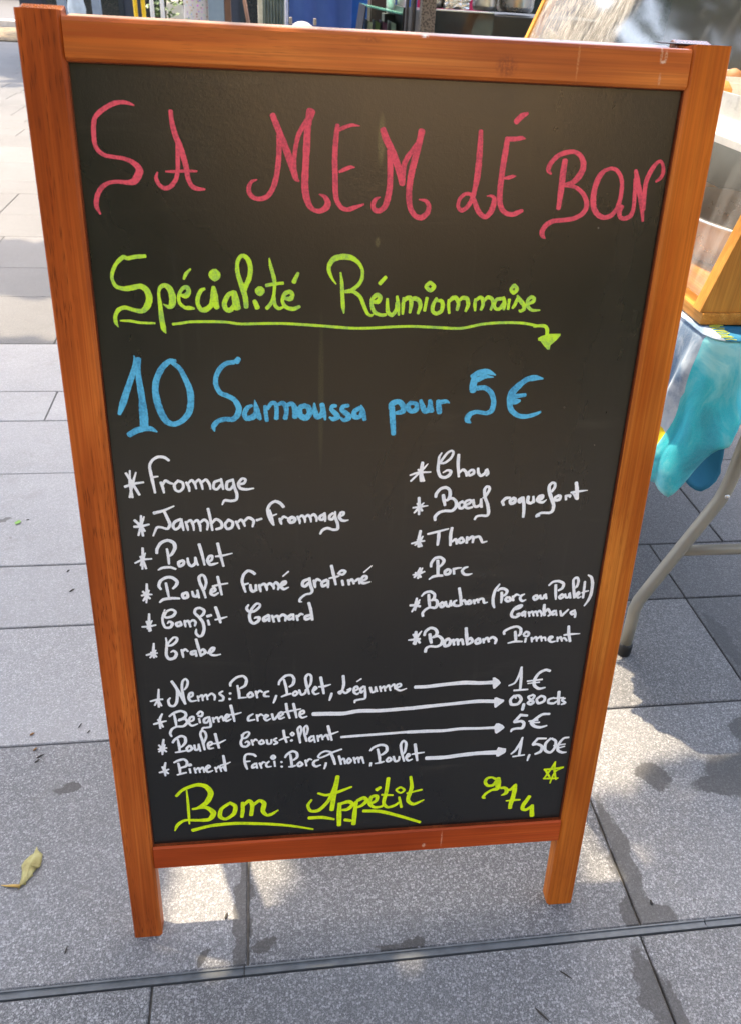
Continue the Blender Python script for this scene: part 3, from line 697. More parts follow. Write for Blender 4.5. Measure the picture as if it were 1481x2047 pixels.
-730 5250 38 -789 5232 38 -784 5190 36 -724 5209 31
-748 5422 35 -724 5319 38 -706 5180 33
@menu_right white
530 7201 33 521 7087 45 531 6980 47
483 7116 24 517 7083 32 558 6975 27
593 7186 11 546 7128 26 406 6977 23
393 7048 18 486 7079 27 630 7085 19
743 7316 16 716 7264 27 713 7191 32 715 7101 35 747 7030 37 803 7017 37 852 7050 37 861 7091 35 821 7104 27 772 7075 16
725 7191 24 783 7194 27 849 7246 29 876 7311 29 854 7339 25 806 7311 27 756 7239 29 728 7191 27
939 7292 35 940 7180 35 960 7023 28
964 7073 24 1001 7109 32 1039 7080 34 1051 7030 24
1100 7104 29 1067 7071 32 1086 7038 31 1131 7062 32 1128 7099 32 1100 7104 29
1177 7124 29 1186 7070 34 1217 7032 33 1262 7060 34 1274 7102 31
1282 7110 31 1302 7060 29 1281 7031 23
709 6776 33 714 6818 36 758 6876 34 820 6892 36 866 6858 36 875 6790 38 854 6739 33 827 6731 23
854 6748 28 909 6755 33 952 6712 36 954 6644 38 909 6597 35 832 6599 32 762 6579 35 717 6528 37 720 6480 32
794 6800 38 807 6740 41 824 6668 31
1032 6715 30 990 6686 35 999 6634 35 1039 6633 33 1055 6685 28 1016 6715 28
1056 6667 25 1099 6679 30 1133 6713 30 1111 6731 28 1065 6710 30 1061 6659 33 1096 6628 33 1151 6640 28
1155 6734 30 1169 6665 35 1199 6643 32 1245 6672 33 1248 6732 30
1247 6741 28 1261 6638 32
1266 6753 18 1300 6783 33 1334 6850 33 1330 6888 30 1298 6893 33 1277 6851 35 1294 6757 37 1330 6671 37 1351 6575 39 1336 6528 34 1258 6530 30 1210 6517 29 1193 6479 27
513 6771 31 520 6678 36 523 6559 27
495 6699 20 525 6660 33 560 6604 25
574 6706 15 518 6644 33 466 6580 20
448 6645 21 534 6656 28 624 6669 13
555 6349 30 544 6261 39 547 6141 37
521 6235 19 552 6190 34 579 6145 29
587 6277 19 554 6216 31 497 6160 20
455 6183 22 543 6208 29 611 6215 19
642 6303 24 738 6327 30 889 6367 20
775 6326 37 776 6246 39 770 6156 29
929 6379 32 919 6287 39 925 6149 33
942 6198 29 985 6228 34 1002 6165 31
1053 6248 31 1023 6213 36 1042 6177 33 1085 6203 34 1057 6248 31
1122 6255 32 1121 6175 33
1137 6219 34 1176 6254 36 1197 6245 34 1194 6178 28
1209 6244 29 1266 6256 33 1294 6216 34 1314 6179 29 1369 6191 16
1502 6705 35 1524 6660 33
1506 6705 35 1541 6745 39 1595 6753 25
1643 6748 39 1599 6717 40 1612 6676 39 1653 6693 41 1657 6734 35 1635 6746 35
1741 6750 35 1702 6720 37 1713 6692 35 1749 6719 35
1749 6755 33 1768 6664 39 1777 6582 36 1778 6499 32
1812 6763 37 1811 6699 41 1848 6676 35 1888 6707 35
1873 6762 30 1882 6685 34
1921 6716 35 1979 6737 39 1987 6773 32 1942 6760 35 1925 6716 39 1958 6692 35 1998 6687 32 2037 6718 11
2089 6821 30 2117 6874 35 2115 6919 32 2083 6933 30 2050 6893 37 2059 6821 41 2096 6731 43 2133 6648 41 2129 6575 39 2089 6548 32 2002 6550 30 1952 6528 30 1938 6505 27 1980 6513 16
2182 6770 35 2138 6743 34 2151 6711 36 2197 6720 37 2201 6760 34 2173 6770 34
2265 6768 28 2276 6714 30
2278 6764 32 2321 6767 32 2316 6745 25
2372 6931 40 2393 6843 44 2413 6720 37
2325 6804 25 2410 6816 32 2523 6830 11
2343 6794 16 2373 6771 30 2401 6725 32
579 5856 24 554 5783 38 512 5729 24
608 5855 16 583 5792 31 558 5714 28
636 5804 21 567 5778 35 494 5762 16
521 5794 19 559 5769 35 595 5727 25
710 5866 31 711 5916 35 752 5979 36 818 5990 36 862 5948 38 848 5903 35 814 5863 24
786 5950 36 796 5850 40 801 5762 37
696 5696 18 744 5731 32 809 5743 33 859 5742 32
920 5827 35 885 5796 39 896 5759 37 941 5767 37 950 5808 35 916 5829 33
990 5834 33 1000 5760 30
987 5825 35 1036 5838 26 1085 5843 16
1164 5852 21 1119 5835 32 1097 5794 35 1130 5751 35 1177 5745 30 1222 5758 16
561 5438 27 553 5352 41 549 5266 22
600 5417 18 566 5352 36 508 5248 22
482 5340 29 550 5338 36 609 5321 31
594 5374 27 566 5352 32
618 5464 21 657 5510 32 723 5526 34 776 5487 37 775 5430 38 744 5398 29
751 5412 30 807 5400 36 823 5342 40 797 5295 36 729 5302 31 676 5271 33 645 5224 34 651 5180 33
705 5484 34 715 5394 38 728 5312 31
885 5373 32 857 5341 36 873 5302 36 905 5320 34 893 5368 32
922 5377 31 939 5319 36 974 5312 33 983 5365 33
985 5389 31 999 5316 31
1061 5391 23 1029 5368 33 1037 5320 34 1093 5313 31 1138 5335 25
1080 5561 36 1104 5447 38 1122 5323 34
1127 5369 31 1159 5387 34 1185 5329 31
1223 5385 33 1196 5352 34 1219 5332 31 1248 5350 33 1228 5385 31
1274 5388 31 1292 5334 27
1293 5373 31 1321 5391 33 1338 5347 27
1335 5376 27 1359 5399 33 1393 5398 33 1411 5344 33 1453 5349 16
1583 5601 22 1536 5517 36 1519 5413 38 1527 5325 38 1547 5267 28
577 4958 39 575 4864 46 574 4774 39
647 4965 17 592 4873 37 554 4780 30
487 4838 20 568 4844 37 636 4851 28
542 4920 26 593 4853 41 635 4791 30
685 4899 33 699 4958 37 756 5005 37 817 4987 39 846 4932 41 824 4878 37 790 4864 26
798 4874 32 867 4881 35 918 4829 41 910 4759 41 851 4726 34 772 4735 34 722 4707 37 712 4652 39
754 4916 39 766 4845 43 782 4783 35
991 4835 39 950 4797 43 959 4731 43 1011 4744 41 1024 4804 41 991 4840 37
1057 4823 36 1076 4741 34
1072 4802 32 1114 4820 37 1129 4739 32
1125 4789 30 1170 4817 38 1194 4741 32
1212 4985 39 1228 4865 43 1247 4735 32
1246 4804 32 1283 4833 38 1309 4781 40 1259 4743 30
1388 4828 36 1352 4789 40 1364 4748 36 1411 4766 40 1397 4823 36
1446 4815 32 1460 4754 30
1461 4795 32 1497 4828 36 1525 4766 30
1517 4802 30 1567 4835 38 1615 4798 38 1607 4737 30
1568 5506 24 1596 5534 33 1648 5532 37 1688 5496 37 1667 5445 33 1632 5435 24
1620 5482 35 1628 5407 39 1627 5335 26
1701 5415 33 1679 5382 37 1708 5352 35 1747 5373 37 1717 5415 33
1767 5425 28 1780 5360 31
1779 5413 31 1812 5446 31 1849 5433 20
1915 5448 20 1876 5426 33 1865 5386 35 1895 5350 33 1940 5366 18
2063 5426 33 2035 5398 35 2055 5362 33 2094 5390 35 2068 5428 33
2116 5424 31 2131 5383 35 2163 5381 33 2173 5427 29
2187 5439 29 2204 5372 29
2213 5561 24 2259 5609 31 2331 5618 35 2398 5581 37 2391 5518 37 2343 5485 29
2301 5567 33 2312 5463 38 2328 5358 24
2398 5431 31 2369 5391 36 2390 5367 31 2428 5401 33 2398 5431 29
2440 5430 27 2457 5382 31 2493 5387 31 2492 5434 29
2501 5445 24 2517 5369 27
2530 5502 18 2578 5535 33 2587 5615 35 2560 5662 31 2522 5629 33 2535 5536 37 2569 5373 36
2597 5401 31 2624 5429 31 2610 5453 29 2589 5419 31 2617 5371 29 2652 5387 20
2673 5601 31 2678 5497 33 2681 5366 29
2655 5440 20 2689 5456 27 2741 5466 16
2702 5691 20 2749 5656 35 2775 5574 40 2781 5482 40 2777 5400 40 2752 5319 34 2714 5250 20
1825 5230 27 1875 5252 31 1902 5286 29 1871 5287 31 1812 5249 35 1778 5179 38 1788 5132 38 1837 5118 36 1886 5152 36 1873 5170 29 1843 5159 18
1944 5196 33 1910 5168 33 1924 5138 31 1953 5161 29
1954 5196 27 1961 5115 22
1997 5188 29 2015 5123 27
2015 5170 27 2044 5193 31 2068 5127 25
2057 5168 27 2092 5191 31 2121 5124 25
2105 5167 27 2138 5201 31 2170 5152 29 2169 5117 22
2190 5287 36 2194 5210 40 2210 5129 38
2219 5186 31 2246 5220 34 2287 5148 34 2259 5119 25
2334 5193 31 2305 5171 34 2320 5134 32 2355 5157 29
2349 5199 25 2370 5121 25
2409 5190 27 2434 5118 34 2467 5152 32 2513 5204 25
2590 5183 32 2551 5161 34 2571 5130 32 2601 5147 29
2594 5195 29 2613 5135 34 2615 5085 27
1715 4872 34 1711 4914 34 1780 4959 34 1863 4980 34 1919 4948 38 1927 4875 41 1904 4839 27
1854 4908 36 1868 4829 41 1878 4758 32
1777 4736 21 1866 4756 32 1962 4752 25
1966 4855 30 1999 4896 32 2039 4870 34 2017 4828 32 1973 4843 30
2005 4799 30 2001 4740 30
2079 4808 27 2092 4740 25
2098 4782 28 2137 4811 32 2155 4749 25
2151 4780 28 2201 4814 32 2220 4746 23
2215 4789 25 2256 4800 30 2273 4750 21
2325 4766 28 2358 4801 32 2325 4809 30 2309 4767 35 2351 4728 32 2409 4738 18
2423 4799 28 2432 4731 25
2437 4773 25 2466 4797 32 2491 4734 25
2487 4765 25 2517 4782 30 2556 4737 28
2552 4957 34 2567 4847 39 2601 4726 37
2506 4825 25 2585 4834 32 2717 4838 14
@price_list white
-2598 4260 23 -2611 4132 33 -2616 3989 26
-2619 4104 31 -2665 4020 21
-2712 4084 23 -2630 4105 31 -2561 4108 26
-2619 4104 33 -2582 4008 26
-2468 4124 21 -2494 4083 31 -2482 4010 34 -2431 3999 34 -2392 4062 36 -2376 4205 33 -2389 4263 23
-2433 4371 35 -2388 4277 38 -2329 4131 39 -2290 4020 31
-2295 4028 31 -2316 4245 33 -2303 4357 30 -2266 4398 28 -2240 4354 30 -2256 4284 31 -2288 4236 20
-2244 4112 26 -2196 4138 28 -2193 4188 28 -2228 4175 31 -2244 4112 34 -2218 4060 31 -2148 4066 18
-2133 4134 26 -2125 4054 23
-2116 4112 23 -2080 4146 28 -2073 4059 23
-2070 4109 23 -2027 4150 28 -2014 4070 23
-2011 4120 23 -1963 4161 31 -1924 4122 31 -1929 4058 23
-1822 4189 23 -1864 4155 31 -1820 4102 34 -1828 4052 31 -1875 4047 21
-1738 4147 34 -1724 4152 31
-1747 4063 37 -1732 4068 31
-1725 4262 28 -1718 4312 33 -1645 4386 33 -1563 4403 33 -1524 4344 36 -1545 4260 36 -1605 4220 26
-1638 4265 28 -1624 4163 36 -1621 4079 31
-1631 4074 26 -1533 4079 21
-1478 4155 31 -1514 4114 34 -1498 4077 31 -1450 4103 34 -1472 4155 31
-1413 4166 31 -1398 4064 26
-1402 4129 26 -1365 4171 31 -1331 4147 24
-1254 4157 26 -1301 4138 34 -1308 4088 34 -1249 4077 21
-1160 4087 29 -1179 4022 32 -1198 3972 21
-2584 3885 23 -2619 3799 34 -2624 3658 26
-2700 3730 26 -2617 3754 34 -2542 3772 21
-2642 3800 26 -2612 3739 34 -2587 3678 24
-2500 3838 26 -2438 3890 34 -2355 3915 34 -2299 3882 37 -2303 3823 37 -2370 3776 34 -2394 3770 26
-2381 3784 32 -2305 3787 34 -2285 3734 37 -2336 3677 34 -2418 3675 29 -2479 3641 32 -2507 3576 32 -2493 3522 24
-2439 3876 26 -2429 3772 34 -2423 3683 26
-2261 3739 26 -2207 3766 29 -2204 3817 29 -2245 3805 32 -2267 3732 34 -2230 3678 32 -2157 3703 19
-2155 3851 31 -2117 3893 31 -2087 3869 32 -2104 3819 32 -2144 3829 29
-2135 3784 29 -2127 3716 26
-2022 3799 32 -2071 3772 34 -2074 3720 34 -2038 3718 29 -2006 3776 26
-2010 3806 26 -1997 3716 32 -2001 3648 32 -2055 3637 27 -2096 3632 29 -2117 3573 24
-1964 3788 29 -1956 3713 24
-1947 3765 24 -1911 3792 29 -1891 3716 24
-1894 3761 24 -1851 3803 29 -1831 3728 24
-1805 3763 27 -1762 3798 32 -1785 3829 29 -1811 3779 34 -1795 3726 32 -1735 3752 19
-1732 3966 37 -1713 3847 37 -1695 3712 27
-1767 3821 21 -1690 3823 29 -1606 3848 19
-1458 3817 24 -1513 3775 32 -1521 3716 32 -1437 3726 21
-1411 3799 32 -1402 3701 24
-1400 3768 27 -1363 3804 29 -1328 3779 21
-1305 3740 24 -1268 3775 29 -1298 3792 29 -1317 3741 32 -1288 3702 30 -1239 3729 19
-1219 3802 32 -1197 3711 32 -1154 3761 30 -1129 3812 24
-2596 3484 27 -2617 3363 35 -2628 3241 24
-2662 3397 24 -2619 3333 38 -2575 3284 24
-2585 3399 21 -2619 3333 35 -2670 3290 24
-2673 3329 24 -2619 3341 35 -2565 3345 21
-2488 3423 29 -2455 3474 35 -2381 3522 35 -2329 3496 37 -2328 3420 38 -2368 3362 32 -2399 3341 24
-2420 3472 27 -2409 3365 35 -2409 3272 27
-2464 3264 22 -2403 3272 30 -2337 3283 24
-2278 3363 32 -2317 3320 35 -2302 3273 33 -2252 3308 35 -2272 3363 32
-2218 3367 30 -2211 3290 33 -2168 3302 33 -2165 3363 27
-2164 3379 27 -2147 3262 24
-2092 3281 27 -2113 3436 35 -2132 3529 32 -2117 3588 29 -2076 3571 32 -2062 3494 32 -2098 3390 24
-2040 3340 27 -1997 3367 30 -2007 3406 30 -2044 3378 32 -2036 3301 33 -1976 3304 19
-1947 3532 35 -1929 3409 35 -1910 3300 30
-1973 3374 24 -1900 3384 30 -1820 3425 16
-1613 3495 22 -1609 3434 30 -1629 3374 33 -1613 3311 36 -1559 3299 33 -1521 3343 36 -1544 3383 30 -1575 3362 16
-1609 3434 27 -1554 3445 30 -1516 3504 30 -1533 3536 27 -1588 3509 30 -1609 3441 27
-1489 3403 30 -1473 3317 25
-1472 3371 25 -1440 3407 30 -1411 3382 19
-1355 3394 30 -1393 3358 33 -1375 3326 30 -1332 3346 30 -1349 3393 27
-1295 3390 30 -1284 3327 30 -1241 3332 30 -1234 3394 25
-1166 3412 25 -1203 3384 30 -1161 3335 33 -1205 3311 25
-2600 3108 25 -2620 3007 36 -2616 2889 25
-2647 3041 25 -2616 2968 36 -2577 2925 25
-2566 2996 22 -2622 2968 36 -2690 2949 25
-2493 3100 27 -2443 3128 35 -2370 3146 35 -2330 3104 36 -2341 3034 36 -2409 3008 27
-2440 3088 27 -2428 2993 36 -2427 2914 28
-2465 2893 22 -2403 2912 30 -2348 2924 25
-2307 3041 47 -2282 3052 47
-2302 2984 30 -2294 2912 25
-2240 2995 28 -2227 2907 25
-2218 2962 25 -2186 2991 28 -2172 2911 22
-2170 2959 25 -2131 2995 28 -2118 2907 22
-2085 2960 28 -2040 2997 30 -2063 3022 28 -2096 2969 33 -2069 2912 31 -2007 2931 19
-1974 2984 28 -1959 2903 22
-1957 2959 25 -1918 2996 31 -1898 2907 22
-1895 2962 22 -1870 2984 25 -1848 2919 22
-1861 3172 33 -1849 3046 36 -1836 2910 25
-1905 3011 22 -1831 3029 28 -1775 3056 17
-1442 3127 33 -1472 3161 36 -1545 3174 33 -1582 3145 30 -1591 3059 33 -1576 2979 34 -1559 2922 25
-1573 3050 31 -1518 3054 22
-1452 3010 31 -1489 2981 34 -1491 2941 34 -1447 2954 28
-1439 3017 25 -1429 2928 25
-1396 3014 31 -1373 2924 25
-1378 2980 25 -1352 3026 28 -1322 3016 20
-1272 3033 25 -1310 2991 31 -1299 2943 31 -1243 2947 20
-1204 3032 28 -1196 2943 25
-1217 3124 42 -1198 3098 42 -1218 3074 42 -1237 3100 42 -1217 3124 42
-1114 3008 34 -1104 3013 31
-1111 2931 37 -1102 2937 34
-1126 4249 26 -1112 4304 32 -1039 4379 34 -967 4383 34 -935 4326 38 -949 4247 38 -995 4210 26
-1060 4325 29 -1035 4204 35 -1023 4091 29
-1096 4062 23 -1030 4091 32 -977 4104 26
-917 4141 29 -950 4103 32 -931 4069 29 -891 4107 32 -917 4141 29
-871 4155 29 -845 4081 32 -798 4102 32 -785 4158 26
-745 4083 26 -778 4222 35 -791 4335 35 -758 4388 32 -719 4355 32 -725 4251 32 -758 4181 23
-692 4129 26 -652 4167 29 -672 4192 29 -699 4129 32 -672 4079 29 -619 4092 18
-600 4337 38 -579 4211 38 -559 4081 29
-626 4190 23 -553 4194 32 -473 4219 18
-458 4083 30 -471 4027 33 -487 3971 21
-315 4342 38 -306 4213 38 -325 4117 32 -351 4069 30 -371 4095 27 -325 4109 30 -284 4074 33 -231 4111 33 -218 4143 27 -265 4121 18
-170 4100 27 -124 4130 30 -138 4171 30 -171 4149 33 -176 4084 33 -135 4049 30 -109 4072 18
-140 4244 21 -85 4285 21
-51 4167 30 -90 4128 36 -82 4071 33 -49 4101 27
-37 4166 27 -27 4051 33 -32 3978 33 -92 3965 30 -153 3951 33 -162 3914 21
31 4146 33 54 4071 33 94 4085 30 98 4150 27
98 4150 27 121 4076 24
152 4156 30 169 4073 24
174 4122 24 207 4153 30 223 4078 24
228 4127 24 267 4166 30 291 4083 24
295 4140 24 335 4178 30 351 4104 24
371 4119 27 424 4149 30 416 4182 27 376 4168 30 365 4111 30 421 4076 30 501 4104 15
-1121 3752 27 -1080 3791 30 -1100 3825 30 -1134 3786 33 -1121 3719 33 -1061 3740 21
-1038 3953 35 -1026 3846 36 -994 3719 27
-945 3948 35 -926 3840 36 -907 3722 27
-1080 3816 21 -980 3835 30 -852 3860 18
-860 3769 27 -813 3792 30 -819 3833 30 -859 3811 33 -866 3753 33 -833 3718 30 -772 3739 18
-1077 3531 33 -1065 3429 36 -1039 3333 28
-1134 3373 21 -1052 3411 30 -1004 3416 18
-963 3492 26 -942 3463 26 -963 3437 26 -985 3466 26 -963 3492 26
-979 3365 43 -971 3356 40
-862 3312 28 -882 3451 33 -895 3537 30 -861 3585 27 -848 3517 30 -868 3416 24
-780 3333 28 -807 3463 34 -813 3548 30 -779 3589 27 -763 3528 30 -780 3444 24
-712 3414 31 -746 3374 34 -732 3330 31 -691 3361 28
-691 3421 28 -670 3308 25
-636 3418 31 -627 3323 25
-623 3383 25 -589 3423 31 -568 3345 25
-568 3379 25 -520 3424 31 -489 3339 25
-501 3566 37 -479 3459 40 -450 3328 28
-534 3403 22 -451 3432 31 -367 3465 18
-1063 3083 28 -1035 3133 34 -966 3181 37 -911 3151 37 -905 3080 37 -954 3031 28
-994 3130 31 -981 3024 37 -975 2935 31
-1017 2924 22 -968 2926 31 -927 2941 25
-864 2998 31 -899 2957 34 -878 2920 31 -837 2952 35 -864 2998 28
-795 3020 31 -781 2921 25
-781 2984 25 -746 3034 31 -712 3023 22
-621 3016 25 -677 2994 35 -691 2942 38 -656 2903 35 -593 2926 19
-523 2956 32 -530 2912 32 -546 2854 22
-317 3171 25 -434 3127 31 -517 3080 28 -600 3047 28 -628 3070 28 -587 3129 28 -518 3154 31 -434 3118 31
-462 3120 38 -426 3020 41 -401 2921 32
-350 3059 35 -320 2915 29
-321 2986 28 -286 3010 32 -266 2920 25
-216 3014 32 -243 2963 35 -221 2926 32 -187 2968 32 -216 3014 28
-153 3019 32 -130 2919 25
-131 2982 25 -97 3015 32 -80 2925 25
-82 2978 25 -47 3020 32 -16 2911 26
76 2913 32 70 2856 26
62 3119 28 103 3169 35 193 3207 38 271 3184 38 282 3104 41 227 3046 35 199 3039 25
160 3139 32 186 3013 38 196 2923 32
133 2895 22 204 2908 32 253 2922 26
315 2986 32 288 2943 35 310 2915 32 352 2948 35 322 2989 29
378 2999 32 403 2917 35 452 2931 32 457 2994 26
525 2908 26 490 3045 35 469 3188 35 501 3256 32 539 3210 35 531 3078 32 505 3026 22
558 2969 29 599 3002 32 576 3030 29 551 2969 35 582 2913 32 638 2936 19
661 3189 41 682 3050 42 705 2905 29
627 3018 22 698 3031 32 795 3042 19
@arrow white
611 4118 48 771 4118 51 990 4138 51 1254 4153 58 1463 4137 55 1635 4138 55
P1627 4212 1657 4216 1713 4173 1745 4127 1728 4098 1674 4037 1652 4038 1639 4089
@arrow white
-696 3768 60 -509 3762 60 -305 3753 57 -102 3782 57 173 3771 52 517 3784 52 621 3785 52
570 3784 55 791 3802 52 1161 3827 49 1459 3846 53 1679 3833 56
P1682 3845 1681 3890 1710 3898 1758 3872 1818 3850 1817 3820 1768 3777 1715 3726 1696 3736 1688 3782
@arrow white
-327 3372 37 -161 3378 40 117 3386 40 396 3394 37 607 3403 41
545 3397 47 815 3396 50 1042 3391 47 1269 3408 44 1498 3399 41 1736 3397 44
P1726 3422 1745 3467 1783 3468 1841 3433 1871 3394 1855 3367 1770 3293 1745 3308 1735 3359
@arrow white
828 2939 58 1074 2935 59 1304 2958 62 1536 2974 59 1801 2971 73
P1797 3014 1816 3063 1872 3043 1928 3030 1930 2972 1913 2948 1832 2896 1800 2904
@price white
1858 4073 23 1936 4117 29 1982 4246 32 2000 4359 29
2000 4359 26 2011 4192 39 2018 4018 33
1935 3993 30 2123 4000 26
2392 4278 36 2329 4298 39 2245 4250 39 2197 4147 43 2207 4058 43 2275 4004 40 2357 4018 23
2101 4131 23 2302 4150 26
2112 4095 20 2270 4108 23
1951 3911 36 1905 3842 40 1928 3768 43 2012 3772 43 2050 3842 43 2013 3904 40 1960 3902 36 1979 3864 23
2096 3767 40 2089 3695 44 2085 3667 34
2210 3906 30 2144 3882 33 2173 3835 37 2224 3787 40 2190 3753 37 2148 3782 37 2203 3834 37 2228 3886 33 2194 3912 30
2312 3882 33 2265 3830 37 2296 3765 40 2369 3797 40 2369 3860 37 2312 3887 33
2501 3844 27 2435 3820 37 2434 3766 37 2506 3753 37 2562 3795 24
2558 3940 43 2566 3822 44 2578 3734 37
2503 3835 24 2634 3836 27
2658 3826 24 2615 3801 30 2668 3752 34 2617 3728 24
2165 3571 37 2063 3586 41
2071 3586 44 2018 3506 44 1999 3470 37 2090 3483 41 2133 3443 44 2118 3369 45 2041 3364 38 1981 3349 38 1966 3313 24
2474 3580 34 2373 3577 41 2288 3507 44 2241 3445 48 2287 3386 45 2368 3362 41 2459 3385 24
2199 3476 27 2322 3487 27
2218 3447 27 2350 3448 24
2010 2928 25 2066 2992 35 2122 3122 35 2144 3207 24
2137 3197 28 2131 3045 38 2124 2895 35
2038 2881 25 2202 2901 25
2274 2900 32 2263 2852 35 2254 2794 21
2479 3165 28 2360 3173 35
2360 3173 38 2301 3072 38 2355 3078 38 2432 3034 42 2427 2947 46 2352 2904 32
2542 3161 35 2482 3079 42 2488 2963 42 2566 2918 39 2620 2992 39 2621 3108 39 2558 3160 35
2800 3163 28 2726 3149 35 2668 3047 39 2673 2950 43 2735 2907 39 2799 2906 21
2599 3033 21 2763 3050 25
2653 2980 25 2761 3012 21
@closing yellow
-2503 2535 39 -2405 2640 44 -2232 2706 55 -2114 2674 66 -2052 2548 73 -2117 2391 68 -2231 2309 45 -2305 2293 28
-2305 2293 34 -2133 2311 57 -2035 2204 74 -2095 2093 63 -2244 2089 46 -2415 2104 40 -2518 2030 46 -2562 1927 17
-2363 2620 19 -2359 2411 34 -2361 2182 34 -2363 2033 20
-1824 2351 45 -1926 2261 51 -1950 2131 57 -1873 2081 46 -1765 2165 57 -1740 2295 57 -1811 2366 45
-1639 2352 45 -1643 2221 52 -1660 2096 46
-1628 2302 40 -1551 2378 51 -1512 2293 57 -1534 2119 52
-1504 2292 40 -1415 2367 51 -1354 2313 63 -1375 2182 58 -1322 2101 46 -1246 2121 46 -1169 2182 20
-2328 1913 52 -2077 1975 52 -1752 1990 52 -1325 1943 47 -996 1880 41 -695 1792 27
-714 2327 29 -764 2231 41 -726 2128 47 -612 2135 53 -485 2292 52 -399 2516 58 -364 2714 51
-364 2708 57 -405 2418 64 -438 2121 59
-625 2435 35 -511 2393 40 -335 2445 46 -171 2514 29
-752 2002 53 -560 1996 53 -405 1949 36
-331 2229 53 -334 2045 65 -333 1833 60
-306 2227 47 -204 2252 59 -151 2198 53 -214 2119 53 -291 2109 35
-101 2244 47 -117 2060 59 -130 1836 60
-88 2260 47 1 2303 59 41 2249 53 -22 2171 47 -86 2142 35
-254 1926 54 -171 1905 42
94 2195 41 170 2239 47 180 2322 47 103 2311 47 81 2196 53 148 2123 47 252 2131 36 288 2196 30
323 2630 52 306 2395 53 275 2197 47 331 2108 42 434 2133 42 484 2180 30
244 2340 35 400 2321 29
169 2432 53 221 2477 41
487 2280 35 527 2092 36
497 2459 32 557 2402 32 502 2353 32 443 2411 32 497 2459 32
631 2633 35 654 2434 53 613 2220 54 696 2135 48 837 2202 21
594 2339 30 799 2389 30
2 2067 48 242 2037 54 535 1920 48 807 1793 43
1856 2482 41 1780 2532 34 1710 2518 41 1691 2450 46 1732 2389 44 1803 2390 46 1857 2463 57
1871 2512 62 1878 2410 80 1876 2327 69 1792 2301 41 1715 2242 42 1685 2180 44 1718 2162 19
1922 2329 35 1972 2332 46 2012 2297 53 2008 2232 58 1945 2195 16
2008 2284 35 2069 2292 42 2124 2352 51 2136 2384 32
2128 2365 55 2129 2262 65 2117 2132 63 2098 2015 59 2098 1947 57
2026 2087 21 2131 2092 40 2230 2090 26
2362 2145 52 2330 2076 59 2288 1987 59 2286 1914 55 2341 1896 48 2408 1950 47 2423 1975 40
2426 1975 40 2426 1882 62 2441 1771 65
@star yellow
2666 2751 16 2664 2644 32 2684 2528 30 2714 2423 23
2661 2745 18 2616 2622 30 2534 2456 23
2519 2617 32 2647 2620 34 2793 2641 30
2794 2635 21 2693 2578 25 2655 2479 25 2633 2365 21
2534 2616 32 2587 2523 32 2633 2442 25
2528 2457 28 2627 2449 30 2742 2447 26
"""
def catmull(p, per=5):
    if len(p) == 2:
        a, b = p; return [tuple(a[k] + (b[k] - a[k]) * i / 4 for k in range(3)) for i in range(5)]
    out = []
    for i in range(len(p) - 1):
        p0 = p[i - 1] if i > 0 else tuple(2 * a - b for a, b in zip(p[0], p[1])); p1 = p[i]; p2 = p[i + 1]
        p3 = p[i + 2] if i + 2 < len(p) else tuple(2 * a - b for a, b in zip(p[-1], p[-2]))
        d = math.hypot(p2[0] - p1[0], p2[1] - p1[1]); n = max(2, min(per, int(d / 8) + 2))
        for j in range(n):
            t = j / n
            q = []
            for k in range(3):
                # centripetal-ish: damp tangents
                m1 = (p2[k] - p0[k]) * 0.42; m2 = (p3[k] - p1[k]) * 0.42
                q.append((2 * t**3 - 3 * t**2 + 1) * p1[k] + (t**3 - 2 * t**2 + t) * m1 + (-2 * t**3 + 3 * t**2) * p2[k] + (t**3 - t**2) * m2)
            out.append(tuple(q))
    out.append(p[-1]); return out
LABELS = {'heading': 'big pink hand-painted heading', 'subheading': 'lime green handwritten subtitle', 'underline': 'lime green underline ending in an arrow', 'offer': 'sky blue handwritten offer line',
          'menu_left': 'left column of white handwritten items', 'menu_right': 'right column of white handwritten items', 'price_list': 'four white handwritten price lines', 'arrow': None,
          'price': 'white handwritten prices in euros', 'closing': 'neon yellow closing greeting', 'star': 'small neon yellow star'}
jit = random.Random(2)
HEIGHT = [0]
def clusters(lines, key):
    """strokes that belong together: one group per written word"""
    if key in ('arrow', 'star'): return [lines]
    gap = {'heading': 90, 'subheading': 130, 'offer': 110, 'closing': 150}.get(key, 62)
    pts = []
    for ln in lines:
        v = [int(q) for q in ln.lstrip('P').split()]; k = 2 if ln[0] == 'P' else 3
        p = [(v[i], v[i + 1]) for i in range(0, len(v), k)]
        d = []
        for (a, b_), (c, e) in zip(p, p[1:] or p): d += [(a + (c - a) * t / 4, b_ + (e - b_) * t / 4) for t in range(5)]
        pts.append(d or p)
    par = list(range(len(lines)))
    def root(i):
        while par[i] != i: i = par[i]
        return i
    for i in range(len(lines)):
        for j in range(i):
            if root(i) != root(j) and min(abs(a - c) + 2.0 * abs(b_ - e) for a, b_ in pts[i] for c, e in pts[j]) < gap: par[root(i)] = root(j)
    out = {}
    for i, ln in enumerate(lines): out.setdefault(root(i), []).append(ln)
    return list(out.values())
